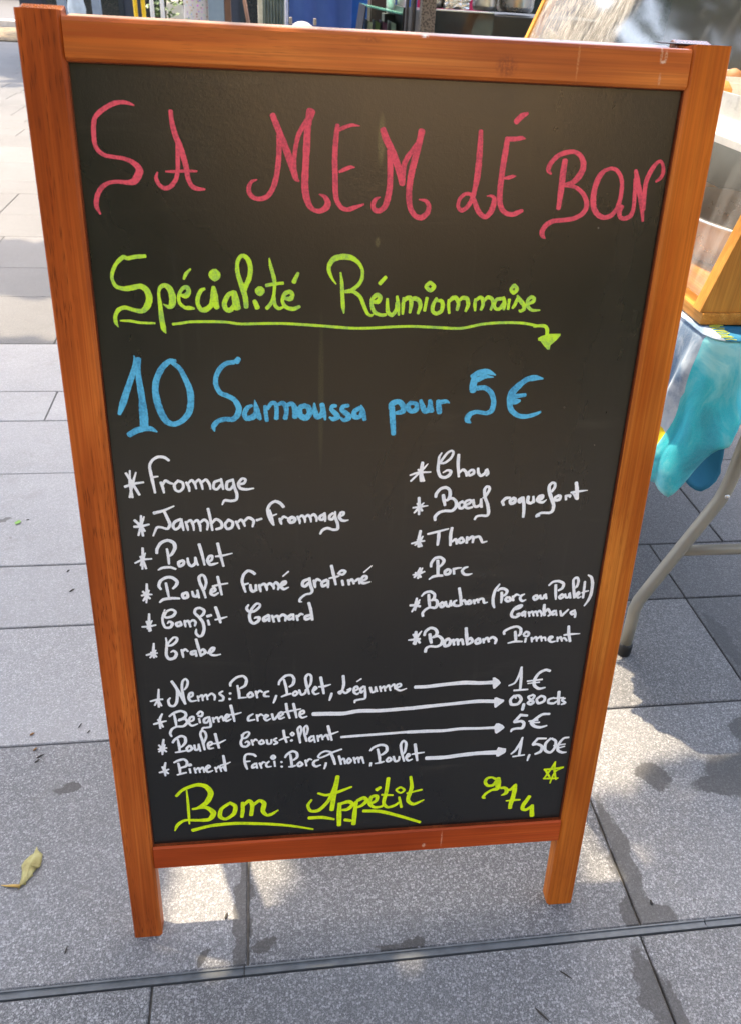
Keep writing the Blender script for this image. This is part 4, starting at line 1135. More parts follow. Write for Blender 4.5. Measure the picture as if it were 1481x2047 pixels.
for block in LETTERS.strip().split('@')[1:]:
    lines = block.strip().split('\n'); key, colour = lines[0].split()
    for words in clusters(lines[1:], key):
      mb = MB(); bm = mb.bm
      for ln in words:
        HEIGHT[0] += 1
        zz = 0.00012 + 0.0000022 * (HEIGHT[0] % 60)
        if ln.startswith('P'):
            v = [int(q) * 1e-4 for q in ln[1:].split()]
            f = bm.faces.new([bm.verts.new((v[i], RC - zz - 0.0001, v[i + 1])) for i in range(0, len(v), 2)])
            continue
        v = [int(q) for q in ln.split()]
        p = catmull([(v[i], v[i + 1], v[i + 2]) for i in range(0, len(v), 3)])
        n = len(p); L = []; Rr = []; cs = []
        for i, (a, b, wd) in enumerate(p):
            q0 = p[max(i - 1, 0)]; q1 = p[min(i + 1, n - 1)]
            tx, ty = q1[0] - q0[0], q1[1] - q0[1]; h = math.hypot(tx, ty) or 1.0; tx, ty = tx / h, ty / h
            wd = max(5.5, wd * 1.05) * (1 + jit.uniform(-0.06, 0.06)) * 0.5
            z = RC - zz - 0.000045 * i / n
            cs.append((a, b, wd, tx, ty, z))
        def V(x, y, z): return bm.verts.new((x * 1e-4, z, y * 1e-4))
        for a, b, wd, tx, ty, z in cs:
            L.append(V(a - ty * wd, b + tx * wd, z)); Rr.append(V(a + ty * wd, b - tx * wd, z))
        for i in range(n - 1):
            bm.faces.new((L[i], L[i + 1], Rr[i + 1], Rr[i]))
        for (a, b, wd, tx, ty, z), l_, r_, sg in ((cs[0], L[0], Rr[0], -1), (cs[-1], L[-1], Rr[-1], 1)):
            arc = []
            for k in range(1, 6):
                an = math.pi * k / 6
                arc.append(V(a - ty * wd * math.cos(an) + sg * tx * wd * 0.62 * math.sin(an), b + tx * wd * math.cos(an) + sg * ty * wd * 0.62 * math.sin(an), z))
            bm.faces.new([l_] + arc + [r_])
      bmesh.ops.recalc_face_normals(bm, faces=bm.faces[:])
      for f in bm.faces:
        if f.normal.y > 0: f.normal_flip()
      o = mb.build('arrow' if key == 'arrow' else ('star' if key == 'star' else ('underline' if key == 'underline' else 'lettering')), PAINT[colour], panel, normals=False)
      if LABELS.get(key): o['label'] = LABELS[key]

# ================================================================== TABLE AND CLOTH
M_TUBE = plain('grey_beige_tube', (0.30, 0.285, 0.235), 0.38, 0.25, vary=0.08, scale=20)
M_RUBBER = plain('black_rubber', (0.012, 0.012, 0.012), 0.6)
M_PLASTIC = plain('cream_plastic_top', (0.6, 0.58, 0.52), 0.5)
TX0, TX1, TY0, TY1, TZ = 0.530, 1.275, 0.435, 2.02, 0.733
table = thing('folding_table', 'folding market table with bent grey tube legs and black feet under a dyed blue cloth', 'table', (0.9, 1.2, 0))
def lp(o): o.location = (-0.9, -1.2, 0); return o
mb = MB(); mb.box(TX0 + .022, TX1 - .022, TY0 + .022, TY1 - .022, TZ - 0.035, TZ - 0.003, 0.008); lp(mb.build('tabletop', M_PLASTIC, table))
for yy in (0.52, 1.86):
    for sg in (1, -1):
        def X(x): return x if sg > 0 else 1.80 - x
        mb = MB(); ctrl = [(X(.609), yy, .02), (X(.606), yy, .095), (X(.6035), yy, .122), (X(.607), yy, .146), (X(.622), yy, .186), (X(.692), yy, .365), (X(.701), yy, .388), (X(.7055), yy, .412), (X(.708), yy, .44), (X(.714), yy, .70)]
        mb.tube(ctrl, 0.0125, 14); leg = lp(mb.build('leg', M_TUBE, table))
        mb = MB(); mb.lathe([(0.0145, 0.0), (0.0158, 0.002), (0.0152, 0.026), (0.0128, 0.030)], (X(.609), yy, 0), 20); mb.build('rubber_foot', M_RUBBER, leg)
        mb = MB(); mb.lathe([(0.0005, -0.003), (0.0042, -0.002), (0.0046, 0.0), (0.0042, 0.002), (0.0005, 0.003)], (0, 0, 0), 12)
        for v_ in mb.bm.verts: v_.co = Vector((X(.7035) + v_.co.x, yy - 0.0128 + v_.co.z, .404 + v_.co.y))
        mb.build('rivet', plain('bright_rivet', (0.75, 0.75, 0.74), 0.3, 0.8), leg)
    mb = MB(); mb.tube([(.657, yy + .004, .268), (1.80 - .657, yy + .004, .268)], 0.0105, 12); lp(mb.build('crossbar', M_TUBE, table))

def dye(name, a, b, c, scale=9.0, seed=0.0):
    m = MT(name, 0.8, b, 0.0, 0.25)
    q = m.noise(m.map((1, 1, 0.7), (seed, seed, seed)), scale, 5, 0.62, 0.8)
    fine = m.noise(m.tc(), 900, 2, 0.6)
    col = m.ramp(q, [(0.34, a), (0.50, b), (0.66, c)])
    m.color(m.mix(m.mrange(fine, 0.3, 0.7, 0.0, 0.25), col, tuple(min(1, x * 1.3 + 0.03) for x in c)))
    m.bump(fine, 0.2, 0.0005)
    m.b.inputs['Sheen Weight'].default_value = 0.15
    # thin cotton lets some light through
    tr = m.n('ShaderNodeBsdfTranslucent'); m.l(col, tr.inputs[0]); mx = m.n('ShaderNodeMixShader'); mx.inputs[0].default_value = 0.28
    m.l(m.b.outputs[0], mx.inputs[1]); m.l(tr.outputs[0], mx.inputs[2]); m.l(mx.outputs[0], m.out.inputs[0])
    return m.m
M_DYE_W = dye('white_blue_dyed_cotton', (0.08, 0.19, 0.34), (0.56, 0.65, 0.73), (0.88, 0.90, 0.91), 13.0, 2.0)
M_DYE_T = dye('turquoise_dyed_cotton', (0.004, 0.34, 0.48), (0.014, 0.64, 0.74), (0.42, 0.88, 0.90), 11.0, 5.0)
M_DYE_Y = plain('yellow_cotton', (0.72, 0.55, 0.015), 0.8)
M_DYE_B = plain('deep_blue_cotton', (0.012, 0.16, 0.30), 0.8, vary=0.1, scale=12)
M_STITCH = plain('yellow_embroidery', (0.60, 0.62, 0.05), 0.7)

def cloth():
    rad = 0.035
    cx0, cy0 = TX0 + rad, TY0 + rad
    la = TY1 - cy0; lb = rad * math.pi / 2; lc = TX1 - cx0
    tot = la + lb + lc
    def path(s):
        if s < la: return Vector((TX0, TY1 - s, 0)), Vector((-1, 0, 0))
        if s < la + lb:
            a = (s - la) / rad; return Vector((cx0 - rad * math.cos(a), cy0 - rad * math.sin(a), 0)), Vector((-math.cos(a), -math.sin(a), 0))
        return Vector((cx0 + (s - la - lb), TY0, 0)), Vector((0, -1, 0))
    sc = la + lb / 2
    def hang(s):
        d = s - sc
        if d < 0:
            return 0.200 + 0.075 * math.exp(-((d + 0.0) / 0.055) ** 2) + 0.006 * math.sin(d * 55)
        kn = ((0.0, .268), (.006, .245), (.014, .205), (.024, .172), (.038, .148), (.06, .128), (9.0, .128))
        for (a, c), (e, f) in zip(kn, kn[1:]):
            if d <= e: return c + (f - c) * (d - a) / (e - a)
    NS = 420; NV = 26
    def ss(u):   # denser sampling round the corner
        return u
    def fn(u, v):
        if u < 0.30: s = (sc - 0.30) * u / 0.30
        elif u < 0.80: s = sc - 0.30 + 0.60 * (u - 0.30) / 0.50
        else: s = sc + 0.30 + (tot - sc - 0.30) * (u - 0.80) / 0.20
        s -= 0.013 * v * math.exp(-((s - sc + 0.0165) / 0.062) ** 2)
        p, n = path(s); h = hang(s); d = s - sc
        rr = 0.010
        if v < 0.12:
            a = v / 0.12 * math.pi / 2
            off = rr * math.sin(a) - rr; z = -rr * (1 - math.cos(a))
        else:
            t = (v - 0.12) / 0.88
            cf = math.exp(-(d / 0.09) ** 2)
            fold = 0.011 * (1 - 2 * abs(math.sin(s * 36 + 0.9 * math.sin(s * 13) + 0.5 * t))) * (1 - 0.35 * cf) + 0.008 * math.sin(s * 150 + 2.0 + 3 * t)
            off = t * (0.010 + 0.018 * cf) + fold * t ** 0.8 + 0.010 * cf * math.sin(t * 9) * t
            off += 0.008 * cf * (0.6 - abs(math.sin(48 * (d + 0.42 * t * h)))) * t ** 0.5 + 0.005 * cf * (0.6 - abs(math.sin(110 * (d - 0.25 * t * h) + 1.0))) * t
            off = max(off, 0.0008)
            z = -rr - (h - rr) * t
        q = p + n * off
        if d > -0.02: q.x += 0.030 * math.exp(-((d - 0.02) / 0.05) ** 2) * max(0, v - 0.1)
        return (q.x, q.y, TZ + z)
    def mi(u, v):
        if u < 0.30: s = (sc - 0.30) * u / 0.30
        elif u < 0.80: s = sc - 0.30 + 0.60 * (u - 0.30) / 0.50
        else: s = sc + 0.30 + (tot - sc - 0.30) * (u - 0.80) / 0.20
        d = s - sc
        if d > -0.0165: return 1
        if v > 0.74 + 0.06 * math.sin(d * 70) and d > -0.14: return 2
        return 0
    mb = MB(); mb.grid(fn, NS, NV, mi)
    # the top sheet
    mb.grid(lambda u, v: (TX0 + 0.0 + (TX1 - TX0) * u + (0.0), TY0 + 0.0 + (TY1 - TY0) * v, TZ + 0.0006 + 0.0007 * math.sin(40 * u) * math.sin(33 * v)), 60, 60,
            lambda u, v: 0 if (TX0 + (TX1 - TX0) * u) < 0.552 + 0.05 * v else 3)
    return mb
mb = cloth()
# trim the square corner of the top sheet to the rounded edge
for v_ in mb.bm.verts:
    if v_.co.z > TZ + 0.00001:
        dx, dy = TX0 + 0.035 - v_.co.x, TY0 + 0.035 - v_.co.y
        if dx > 0 and dy > 0:
            m_ = math.hypot(dx, dy); lim = max(dx, dy)
            if m_ > 0: v_.co.x = TX0 + 0.035 - dx / m_ * lim; v_.co.y = TY0 + 0.035 - dy / m_ * lim
cl = mb.build('tablecloth', [M_DYE_W, M_DYE_T, M_DYE_Y, M_DYE_B])
tag(cl, 'tie-dyed white and turquoise cotton cloth draped over the folding table', 'tablecloth')
sd = cl.modifiers.new('thickness', 'SOLIDIFY'); sd.thickness = 0.0009; sd.offset = -1
# turned-back inner flap at the hanging corner
flap = [(0.570, 0.480), (0.574, 0.512), (0.577, 0.549), (0.580, 0.577), (0.592, 0.600), (0.603, 0.588), (0.614, 0.566), (0.624, 0.541), (0.628, 0.522), (0.629, 0.507), (0.633, 0.492), (0.630, 0.475), (0.621, 0.462), (0.609, 0.455), (0.598, 0.458), (0.585, 0.466)]
mb = MB(); cxm = sum(a for a, b in flap) / len(flap); czm = sum(b for a, b in flap) / len(flap)
rings = []
for k in range(7):
    f_ = k / 6.0
    rings.append([mb.bm.verts.new((cxm + (a - cxm) * f_, 0.450 + 0.010 * (1 - f_ ** 2), czm + (b - czm) * f_)) for a, b in flap] if k else None)
c0 = mb.bm.verts.new((cxm, 0.461, czm)); n_ = len(flap)
for j in range(n_): mb.bm.faces.new((c0, rings[1][j], rings[1][(j + 1) % n_])).smooth = True
for k in range(1, 6):
    for j in range(n_): mb.bm.faces.new((rings[k][j], rings[k + 1][j], rings[k + 1][(j + 1) % n_], rings[k][(j + 1) % n_])).smooth = True
fl = mb.build('hem_flap', M_DYE_B, cl); sd = fl.modifiers.new('thickness', 'SOLIDIFY'); sd.thickness = 0.0009
mb = MB(); r2 = random.Random(8)
for k in range(46):
    y = 0.438 + k * 0.0068 + r2.uniform(-.001, .001); x = 0.553 + 0.030 * (y - TY0) + r2.uniform(-.002, .002)
    mb.tube([(x, y, TZ + .0020), (x + r2.uniform(.008, .014), y + r2.uniform(-.003, .002), TZ + .0026), (x + r2.uniform(.016, .024), y + r2.uniform(-.004, .004), TZ + .0020)], 0.0008, 6)
mb.build('embroidery', M_STITCH, cl)

# ================================================================== WOODEN DISPLAY CASE
def m_perspex():
    m = MT('scratched_clear_plastic', 0.08)
    P = m.tc()
    sc1 = m.noise(m.map((6, 260, 6), rot=(0.5, 0.2, 0.3)), 1.0, 3, 0.6, 0.5)
    sc2 = m.noise(m.map((4, 40, 160), rot=(1.1, 0.4, 0.1)), 1.0, 4, 0.65, 0.8)
    sx = m.n('ShaderNodeSeparateXYZ'); m.l(P, sx.inputs[0])
    worn = m.math('MULTIPLY', m.mrange(sx.outputs[1], 1.27, 1.31), m.mrange(sx.outputs[2], 0.98, 1.06))      # the rubbed far upper end
    smear = m.math('MULTIPLY', m.mrange(sx.outputs[1], 0.95, 0.62), m.mrange(m.noise(m.map((3, 30, 7), rot=(0.3, 0, 0)), 1.0, 3, 0.6), 0.45, 0.7))
    fine_s = m.mrange(m.noise(m.map((60, 300, 20), rot=(0.9, 0.3, 0)), 1.0, 2, 0.6), 0.40, 0.75)
    s_ = m.math('MAXIMUM', m.mrange(sc1, 0.66, 0.74, 0.0, 0.25), m.math('MULTIPLY', m.mrange(sc2, 0.66, 0.78), 0.18))
    s_ = m.math('ADD', s_, m.math('ADD', m.math('MULTIPLY', worn, m.math('MULTIPLY', fine_s, 0.60)), m.math('MULTIPLY', smear, m.math('MULTIPLY', m.mrange(sx.outputs[2], 0.98, 0.84), 0.16))))
    tr = m.n('ShaderNodeBsdfTransparent'); gl = m.n('ShaderNodeBsdfGlossy'); gl.inputs['Roughness'].default_value = 0.07
    bp = m.n('ShaderNodeBump', Strength=0.05, Distance=0.004); m.l(m.noise(P, 7, 2, 0.5), bp.inputs['Height']); m.l(bp.outputs[0], gl.inputs['Normal'])
    df = m.n('ShaderNodeBsdfDiffuse'); df.inputs[0].default_value = (0.78, 0.74, 0.66, 1)
    lw = m.n('ShaderNodeLayerWeight', Blend=0.5); fr5 = m.math('MULTIPLY_ADD', m.math('POWER', lw.outputs['Facing'], 5.0), 1.9, 0.06)
    a = m.n('ShaderNodeMixShader'); m.l(fr5, a.inputs[0]); m.l(tr.outputs[0], a.inputs[1]); m.l(gl.outputs[0], a.inputs[2])
    b = m.n('ShaderNodeMixShader'); m.l(s_, b.inputs[0]); m.l(a.outputs[0], b.inputs[1]); m.l(df.outputs[0], b.inputs[2])
    m.l(b.outputs[0], m.out.inputs[0])
    return m.m
def m_glass(name, col=(0.85, 0.93, 0.90), refl=0.35, dens=0.25):
    m = MT(name, 0.05); tr = m.n('ShaderNodeBsdfTransparent'); tr.inputs[0].default_value = (*col, 1)
    gl = m.n('ShaderNodeBsdfGlossy'); gl.inputs['Roughness'].default_value = 0.04
    lw = m.n('ShaderNodeLayerWeight', Blend=0.5); mx = m.n('ShaderNodeMixShader'); m.l(m.math('MULTIPLY_ADD', m.math('POWER', lw.outputs['Facing'], 5.0), 0.9, 0.05), mx.inputs[0])
    m.l(tr.outputs[0], mx.inputs[1]); m.l(gl.outputs[0], mx.inputs[2]); m.l(mx.outputs[0], m.out.inputs[0]); return m.m
M_GLASS = m_glass('clear_glass')
M_PERSPEX = m_perspex()
CZ = TZ + 0.0030
case = thing('display_case', 'golden pine food display case with scratched clear front standing on the tablecloth', 'display case', (0.75, 1.2, CZ))
def lc(o): o.location = (-0.75, -1.2, -CZ); return o
mb = MB(); mb.box(0.540, 1.06, 0.492, 1.96, CZ, CZ + 0.018, 0.0022); lc(mb.build('base', M_PINE_X, case))
prof = [(0.5365, CZ + 0.0185), (0.593, 1.0), (0.655, 1.16), (0.69, 1.19), (1.02, 1.19), (1.02, CZ + 0.0185)]
for y0 in (0.497,):
    # panel: a bright front batten and the side board set back from it
    mb = MB(); mb.prism(prof, y0 + 0.0, y0 + 0.024, 'y'); sp_ = lc(mb.build('side_panel', M_PINE, case))
mb = MB(); mb.prism([(0.5365, CZ + 0.0185), (0.593, 1.0), (0.655, 1.16), (0.69, 1.19), (0.725, 1.19), (0.683, 1.148), (0.621, 0.992), (0.5665, CZ + 0.0185)], 1.885, 1.909, 'y'); lc(mb.build('end_batten', M_PINE, case))
mb = MB(); mb.prism([(0.568, CZ + 0.019), (0.622, 0.992), (0.684, 1.148), (0.726, 1.1895), (0.9995, 1.1895), (0.9995, CZ + 0.019)], 1.895, 1.899, 'y'); lc(mb.build('end_pane', M_GLASS, case))
mb = MB(); mb.box(1.000, 1.018, 0.5215, 1.8845, CZ + .0185, 1.189, 0.001); lc(mb.build('back_panel', plain('dark_case_back', (0.014, 0.013, 0.013), 0.5), case))
mb = MB(); mb.box(0.640, 0.9995, 0.5215, 1.8845, 0.948, 0.960, 0.001); lc(mb.build('shelf', plain('white_shelf', (0.62, 0.58, 0.50), 0.4), case))
mb = MB(); mb.prism([(0.5490, CZ + 0.030), (0.5975, 0.999), (0.659, 1.157), (0.662, 1.156), (0.6006, 0.998), (0.5522, CZ + 0.030)], 0.5212, 1.8848, 'y'); lc(mb.build('front_pane', M_PERSPEX, case))
def food_tray(x, y, z, lab, col):
    t = thing('food_tray', lab, 'tray', (x, y, z), 'trays inside the display case')
    mb = MB(); a, b, h = 0.12, 0.17, 0.055
    mb.prism([(-a, -b), (a, -b), (a, b), (-a, b)], 0, 0.004, 'z')
    for q in ((-a, -a + .004, -b, b), (a - .004, a, -b, b)): mb.box(q[0], q[1], q[2], q[3], 0.0041, h)
    for q in ((-b, -b + .004), (b - .004, b)): mb.box(-a + .0041, a - .0041, q[0], q[1], 0.0041, h)
    mb.box(-a + .0045, a - .0045, -b + .0045, b - .0045, 0.0045, 0.0335)
    mb.build('tray_body', plain('white_enamel_tray', (0.72, 0.70, 0.64), 0.3), t)
    rr = random.Random(int(y * 100)); mf = plain('fried_batter', col, 0.6, vary=0.3, scale=60)
    for k in range(9):
        px, py, s_ = -.07 + .07 * (k % 3) + rr.uniform(-.006, .006), -.11 + .11 * (k // 3) + rr.uniform(-.01, .01), rr.uniform(.022, .030)
        mb = MB(); mb.lathe([(0.004, 0), (s_, 0.004), (s_ * 1.05, 0.016), (s_ * .6, 0.028), (0.003, 0.032)], (px, py, 0.034), 9); mb.build('fritter', mf, t)
food_tray(0.80, 0.86, 0.9602, 'white tray of orange fritters on the shelf of the wooden case', (0.70, 0.30, 0.03))
food_tray(0.80, 1.32, 0.9602, 'white tray of brown fritters deeper inside the wooden case', (0.35, 0.15, 0.04))
M_STEEL = plain('brushed_steel', (0.62, 0.60, 0.56), 0.28, 0.9, vary=0.12, scale=14)
mb = MB(); mb.lathe([(0.10, 0), (0.125, 0.01), (0.13, 0.07), (0.136, 0.072), (0.136, 0.076), (0.124, 0.076), (0.119, 0.015), (0.01, 0.012)], (0.76, 0.80, CZ + .0187), 36, sy=1.5)
tag(mb.build('steel_basin', M_STEEL), 'oval steel basin on the floor of the wooden display case', 'basin')

# ================================================================== STALL BEHIND THE CASE
stall = thing('stall_counter', 'dark counter behind the wooden case carrying the pans and boxes', 'counter', (0.7, 2.9, 0))
mb = MB(); mb.box(0.30, 1.35, 2.06, 3.5, 0.70, 0.74, 0.004); o = mb.build('counter_top', plain('dark_counter', (0.03, 0.03, 0.03), 0.4), stall); o.location = (-0.7, -2.9, 0)
for x_, y_ in ((0.33, 2.10), (1.32, 2.10), (0.33, 3.46), (1.32, 3.46)):
    mb = MB(); mb.box(x_ - .02, x_ + .02, y_ - .02, y_ + .02, 0, 0.6995); o = mb.build('leg', plain('dark_leg', (0.04, 0.04, 0.04), 0.5), stall); o.location = (-0.7, -2.9, 0)
M_BLACK = plain('black_plastic', (0.010, 0.010, 0.011), 0.35)
bc = thing('heated_cabinet', 'black glass-fronted heated cabinet under the row of steel pans', 'cabinet', (0.55, 2.4, 0.74))
def lb(o): o.location = (-0.55, -2.4, -0.74); return o
mb = MB(); mb.box(0.372, 0.99, 2.305, 2.62, 0.7402, 1.058, 0.004); lb(mb.build('body', M_BLACK, bc))
mb = MB(); mb.box(0.376, 0.604, 2.296, 2.3045, 0.80, 1.062, 0.001); lb(mb.build('glass_front', plain('dark_reflective_glass', (0.012, 0.020, 0.024), 0.06, vary=0.3, scale=20), bc))
mb = MB(); mb.box(0.376, 0.604, 2.2945, 2.3055, 1.0622, 1.0655, 0.0008); lb(mb.build('glass_edge', plain('pale_glass_edge', (0.42, 0.48, 0.44), 0.2), bc))
def pan(x, y, z, r_, h_, lab, mat):
    mb = MB(); mb.lathe([(r_ * 0.80, 0), (r_ * 0.93, 0.004), (r_, 0.016), (r_, h_), (r_ * 1.05, h_ + .002), (r_ * 1.05, h_ + .005), (r_ * 0.97, h_ + .005), (r_ * .96, 0.02), (r_ * .2, 0.012)], (x, y, z), 40)
    return tag(mb.build('steel_pan', mat), lab, 'pan', 'steel pans on the black cabinet')
pan(0.424, 2.40, 1.0662, 0.030, 0.10, 'narrow steel pan at the left end of the row of pans', M_STEEL)
pan(0.592, 2.40, 1.0662, 0.040, 0.12, 'medium steel pan between the foil tray and the widest pan', M_STEEL)
pan(0.700, 2.42, 1.0662, 0.062, 0.14, 'widest steel pan at the right end of the row of pans', M_STEEL)
M_FOIL = MT('crumpled_foil', 0.25, (0.75, 0.75, 0.74), 0.95); M_FOIL.bump(M_FOIL.noise(M_FOIL.tc(), 70, 4, 0.6), 0.9, 0.006); M_FOIL = M_FOIL.m
mb = MB(); mb.prism([(0.452, 1.0664), (0.530, 1.0664), (0.536, 1.12), (0.446, 1.12)], 2.35, 2.52, 'y')
bmesh.ops.subdivide_edges(mb.bm, edges=mb.bm.edges[:], cuts=8, use_grid_fill=True)
rj = random.Random(5)
for v_ in mb.bm.verts: v_.co += Vector((rj.uniform(-.002, .002), rj.uniform(-.003, .003), rj.uniform(0, .003)))
tag(mb.build('foil_tray', M_FOIL), 'crumpled aluminium foil tray standing between two steel pans', 'foil tray')
mb = MB(); mb.box(0.3545, 0.4005, 2.22, 2.262, 0, 2.2, 0.003)
M_SPECKLE = MT('speckled_brown_coating', 0.5); _v = M_SPECKLE.n('ShaderNodeTexVoronoi', Scale=170.0); M_SPECKLE.l(M_SPECKLE.tc(), _v.inputs['Vector'])
M_SPECKLE.color(M_SPECKLE.ramp(_v.outputs['Distance'], [(0.2, (0.02, 0.017, 0.015)), (0.45, (0.09, 0.075, 0.06)), (0.6, (0.16, 0.14, 0.115))])); M_SPECKLE = M_SPECKLE.m
tag(mb.build('stall_post', M_SPECKLE), 'dark brown speckled square post beside the black cabinet', 'post')
mb = MB(); mb.tube([(0.337, 2.27, 0), (0.337, 2.27, 2.2)], 0.0095, 12)
mb.tube([(0.322, 2.30, 0), (0.322, 2.30, 2.2)], 0.006, 10)
tag(mb.build('awning_pole', plain('dark_grey_metal', (0.07, 0.07, 0.075), 0.4, 0.6)), 'slim dark grey metal pole just left of the speckled post', 'pole')
mb = MB(); mb.grid(lambda u, v: (0.50 + 0.30 * u, 3.22 + 0.010 * math.sin(22 * u), 0.742 + 0.5 * v), 20, 6)
o = mb.build('pink_cloth', plain('magenta_fabric', (0.62, 0.03, 0.13), 0.7)); tag(o, 'magenta fabric hanging behind the narrow steel pan', 'cloth'); o.modifiers.new('t', 'SOLIDIFY').thickness = 0.002
# glass counter case with a sloping green-edged lid
gc = thing('glass_case', 'low glass counter case with sloping green-edged top', 'glass case', (0.3, 3.0, 0.74))
def lg(o): o.location = (-0.3, -3.0, -0.74); return o
GP = [(0.225, 0.742), (0.262, 1.040), (0.402, 1.020), (0.405, 0.742)]
mb = MB(); mb.prism([(0.225, .742), (0.228, .742), (0.2645, 1.0395), (0.2615, 1.0395)], 2.95, 3.20, 'y'); mb.prism([(0.228, .742), (0.405, .742), (0.402, 1.0195), (0.2645, 1.0385)], 2.95, 2.954, 'y'); lg(mb.build('pane', M_GLASS, gc))
mb = MB(); mb.prism([(0.260, 1.040), (0.404, 1.0200), (0.404, 1.0245), (0.2605, 1.0445)], 2.948, 3.20, 'y'); lg(mb.build('glass_lid', plain('green_edged_glass', (0.16, 0.42, 0.32), 0.1, vary=0.3), gc))
mb = MB(); mb.box(0.402, 0.412, 2.94, 3.2, .742, 1.045, .001); mb.prism([(0.219, .742), (0.2245, .742), (0.261, 1.044), (0.2585, 1.044)], 2.945, 3.2, 'y'); lg(mb.build('frame', M_BLACK, gc))
rc = random.Random(3)
for k, (x_, cl_) in enumerate(((0.285, (0.75, 0.72, 0.68)), (0.315, (0.30, 0.38, 0.16)), (0.343, (0.45, 0.12, 0.28)), (0.378, (0.80, 0.78, 0.74)))):
    mb = MB(); mb.prism([(x_ - .013, .744), (x_ + .014, .744), (x_ + .012, .985), (x_ - .006, .992)], 3.03, 3.16, 'y')
    tag(mb.build('food_packet', plain('packet_paper', cl_, 0.4, vary=0.3, scale=40)), ['white packet nearest the sloping end inside the glass case', 'green packet inside the glass case', 'purple packet inside the glass case', 'cream packet beside the upright of the glass case'][k], 'packet', 'packets standing in the glass case')
mb = MB(); mb.box(0.316, 0.392, 3.30, 3.42, 0.742, 1.2, 0.002); tag(mb.build('cardboard_box', plain('dark_brown_card', (0.045, 0.030, 0.022), 0.7)), 'dark brown box standing behind the glass case', 'box')
for k, (x_, y_) in enumerate(((0.389, 3.22), (0.432, 3.22))):
    t = thing('plastic_cup', ['clear plastic cup of food left beside the dark pole', 'clear plastic cup of food right against the dark pole'][k], 'cup', (x_, y_, 1.012), 'plastic cups behind the glass case')
    mb = MB(); mb.lathe([(0.014, 0), (0.0165, 0.001), (0.0195, 0.055), (0.0205, 0.056), (0.0205, 0.058)], n=24); mb.build('cup_wall', plain('frosted_plastic', (0.62, 0.62, 0.60), 0.25), t)
    mb = MB(); mb.lathe([(0.004, 0.0581), (0.018, 0.0585), (0.019, 0.066), (0.010, 0.075), (0.003, 0.077)], n=16); mb.build('food', plain('orange_food', (0.45, 0.18, 0.04), 0.5, vary=0.4, scale=200), t)
mb = MB(); mb.box(0.36, 0.47, 3.17, 3.27, 0.742, 1.0115, 0.002); tag(mb.build('crate', plain('grey_crate', (0.10, 0.10, 0.10), 0.5)), 'grey crate under the two plastic cups', 'crate')

# ================================================================== THINGS FURTHER BACK
M_BLUE = dye('blue_awning_fabric', (0.035, 0.085, 0.26), (0.055, 0.12, 0.34), (0.085, 0.16, 0.40), 2.5, 1.0)
sc_ = thing('fabric_screen', 'blue fabric stall screen hung between poles behind the menu board', 'screen', (0.19, 4.0, 0))
mb = MB(); mb.grid(lambda u, v: (-0.010 + 0.31 * u, 4.0 + 0.012 * math.sin(17 * u + 2 * v), 0.05 + 1.95 * v), 24, 12); o = mb.build('fabric', M_BLUE, sc_); o.location = (-0.19, -4.0, 0); o.modifiers.new('t', 'SOLIDIFY').thickness = 0.002
mb = MB(); mb.grid(lambda u, v: (0.285 + 0.42 * u, 4.03 + 0.012 * math.sin(15 * u + 3 * v), 0.05 + 1.95 * v), 24, 12); o = mb.build('side_fabric', plain('saturated_blue_fabric', (0.008, 0.10, 0.36), 0.7), sc_); o.location = (-0.19, -4.0, 0); o.modifiers.new('t', 'SOLIDIFY').thickness = 0.002
mb = MB(); mb.tube([(-0.019, 4.2, 0), (-0.019, 4.2, 2.1)], 0.009, 12); tag(mb.build('screen_pole', plain('white_enamel', (0.66, 0.64, 0.66), 0.4)), 'thin white pole at the left edge of the blue screen', 'pole')
lamp = thing('clamp_lamp', 'round white lamp shade with two metal clips in front of the blue screen', 'lamp', (0.04, 3.6, 0))
mb = MB(); mb.lathe([(0.052, -0.06), (0.055, -0.02), (0.046, 0.006), (0.022, 0.018), (0.004, 0.021)], (0, 0, 0.928), 28); mb.build('lamp_shade', plain('white_shade', (0.34, 0.33, 0.35), 0.5), lamp)
for sx_ in (-0.052, 0.058):
    mb = MB(); mb.box(sx_ - .007, sx_ + .007, -.008, .008, 0.935, 0.962, 0.003); mb.build('clip', plain('steel_clip', (0.40, 0.37, 0.33), 0.4, 0.5), lamp)
mb = MB(); mb.tube([(0, 0, 0.0), (0, 0, 0.90)], 0.010, 10); mb.lathe([(0.13, 0), (0.13, 0.012), (0.02, 0.02)], (0, 0, 0.0), 24); mb.build('stand', plain('grey_stand', (0.3, 0.3, 0.3), 0.4), lamp)
mb = MB(); mb.grid(lambda u, v: (-0.143 + 0.122 * u, 4.5 + 0.010 * math.sin(45 * u), 0.02 + 1.9 * v), 30, 6)
o = mb.build('curtain', dye('grey_green_sheeting', (0.10, 0.13, 0.10), (0.20, 0.24, 0.19), (0.36, 0.40, 0.33), 9, 4.0)); tag(o, 'grey-green plastic curtain hanging between two pale poles', 'curtain'); o.modifiers.new('t', 'SOLIDIFY').thickness = 0.002
mb = MB(); mb.box(-0.170, -0.1435, 4.58, 4.61, 0, 2.0, 0.004); tag(mb.build('wooden_post', plain('flaking_white_paint', (0.62, 0.58, 0.46), 0.7, vary=0.35, scale=18)), 'flaking cream-painted post at the left of the plastic curtain', 'post')
M_BROWN = plain('brown_timber', (0.14, 0.070, 0.038), 0.6, vary=0.25, scale=12)
mb = MB(); mb.box(-0.372, -0.334, 5.0, 5.04, 0, 1.9, 0.004); tag(mb.build('timber_post', M_BROWN), 'upright brown timber beside the grey-blue panel', 'post')
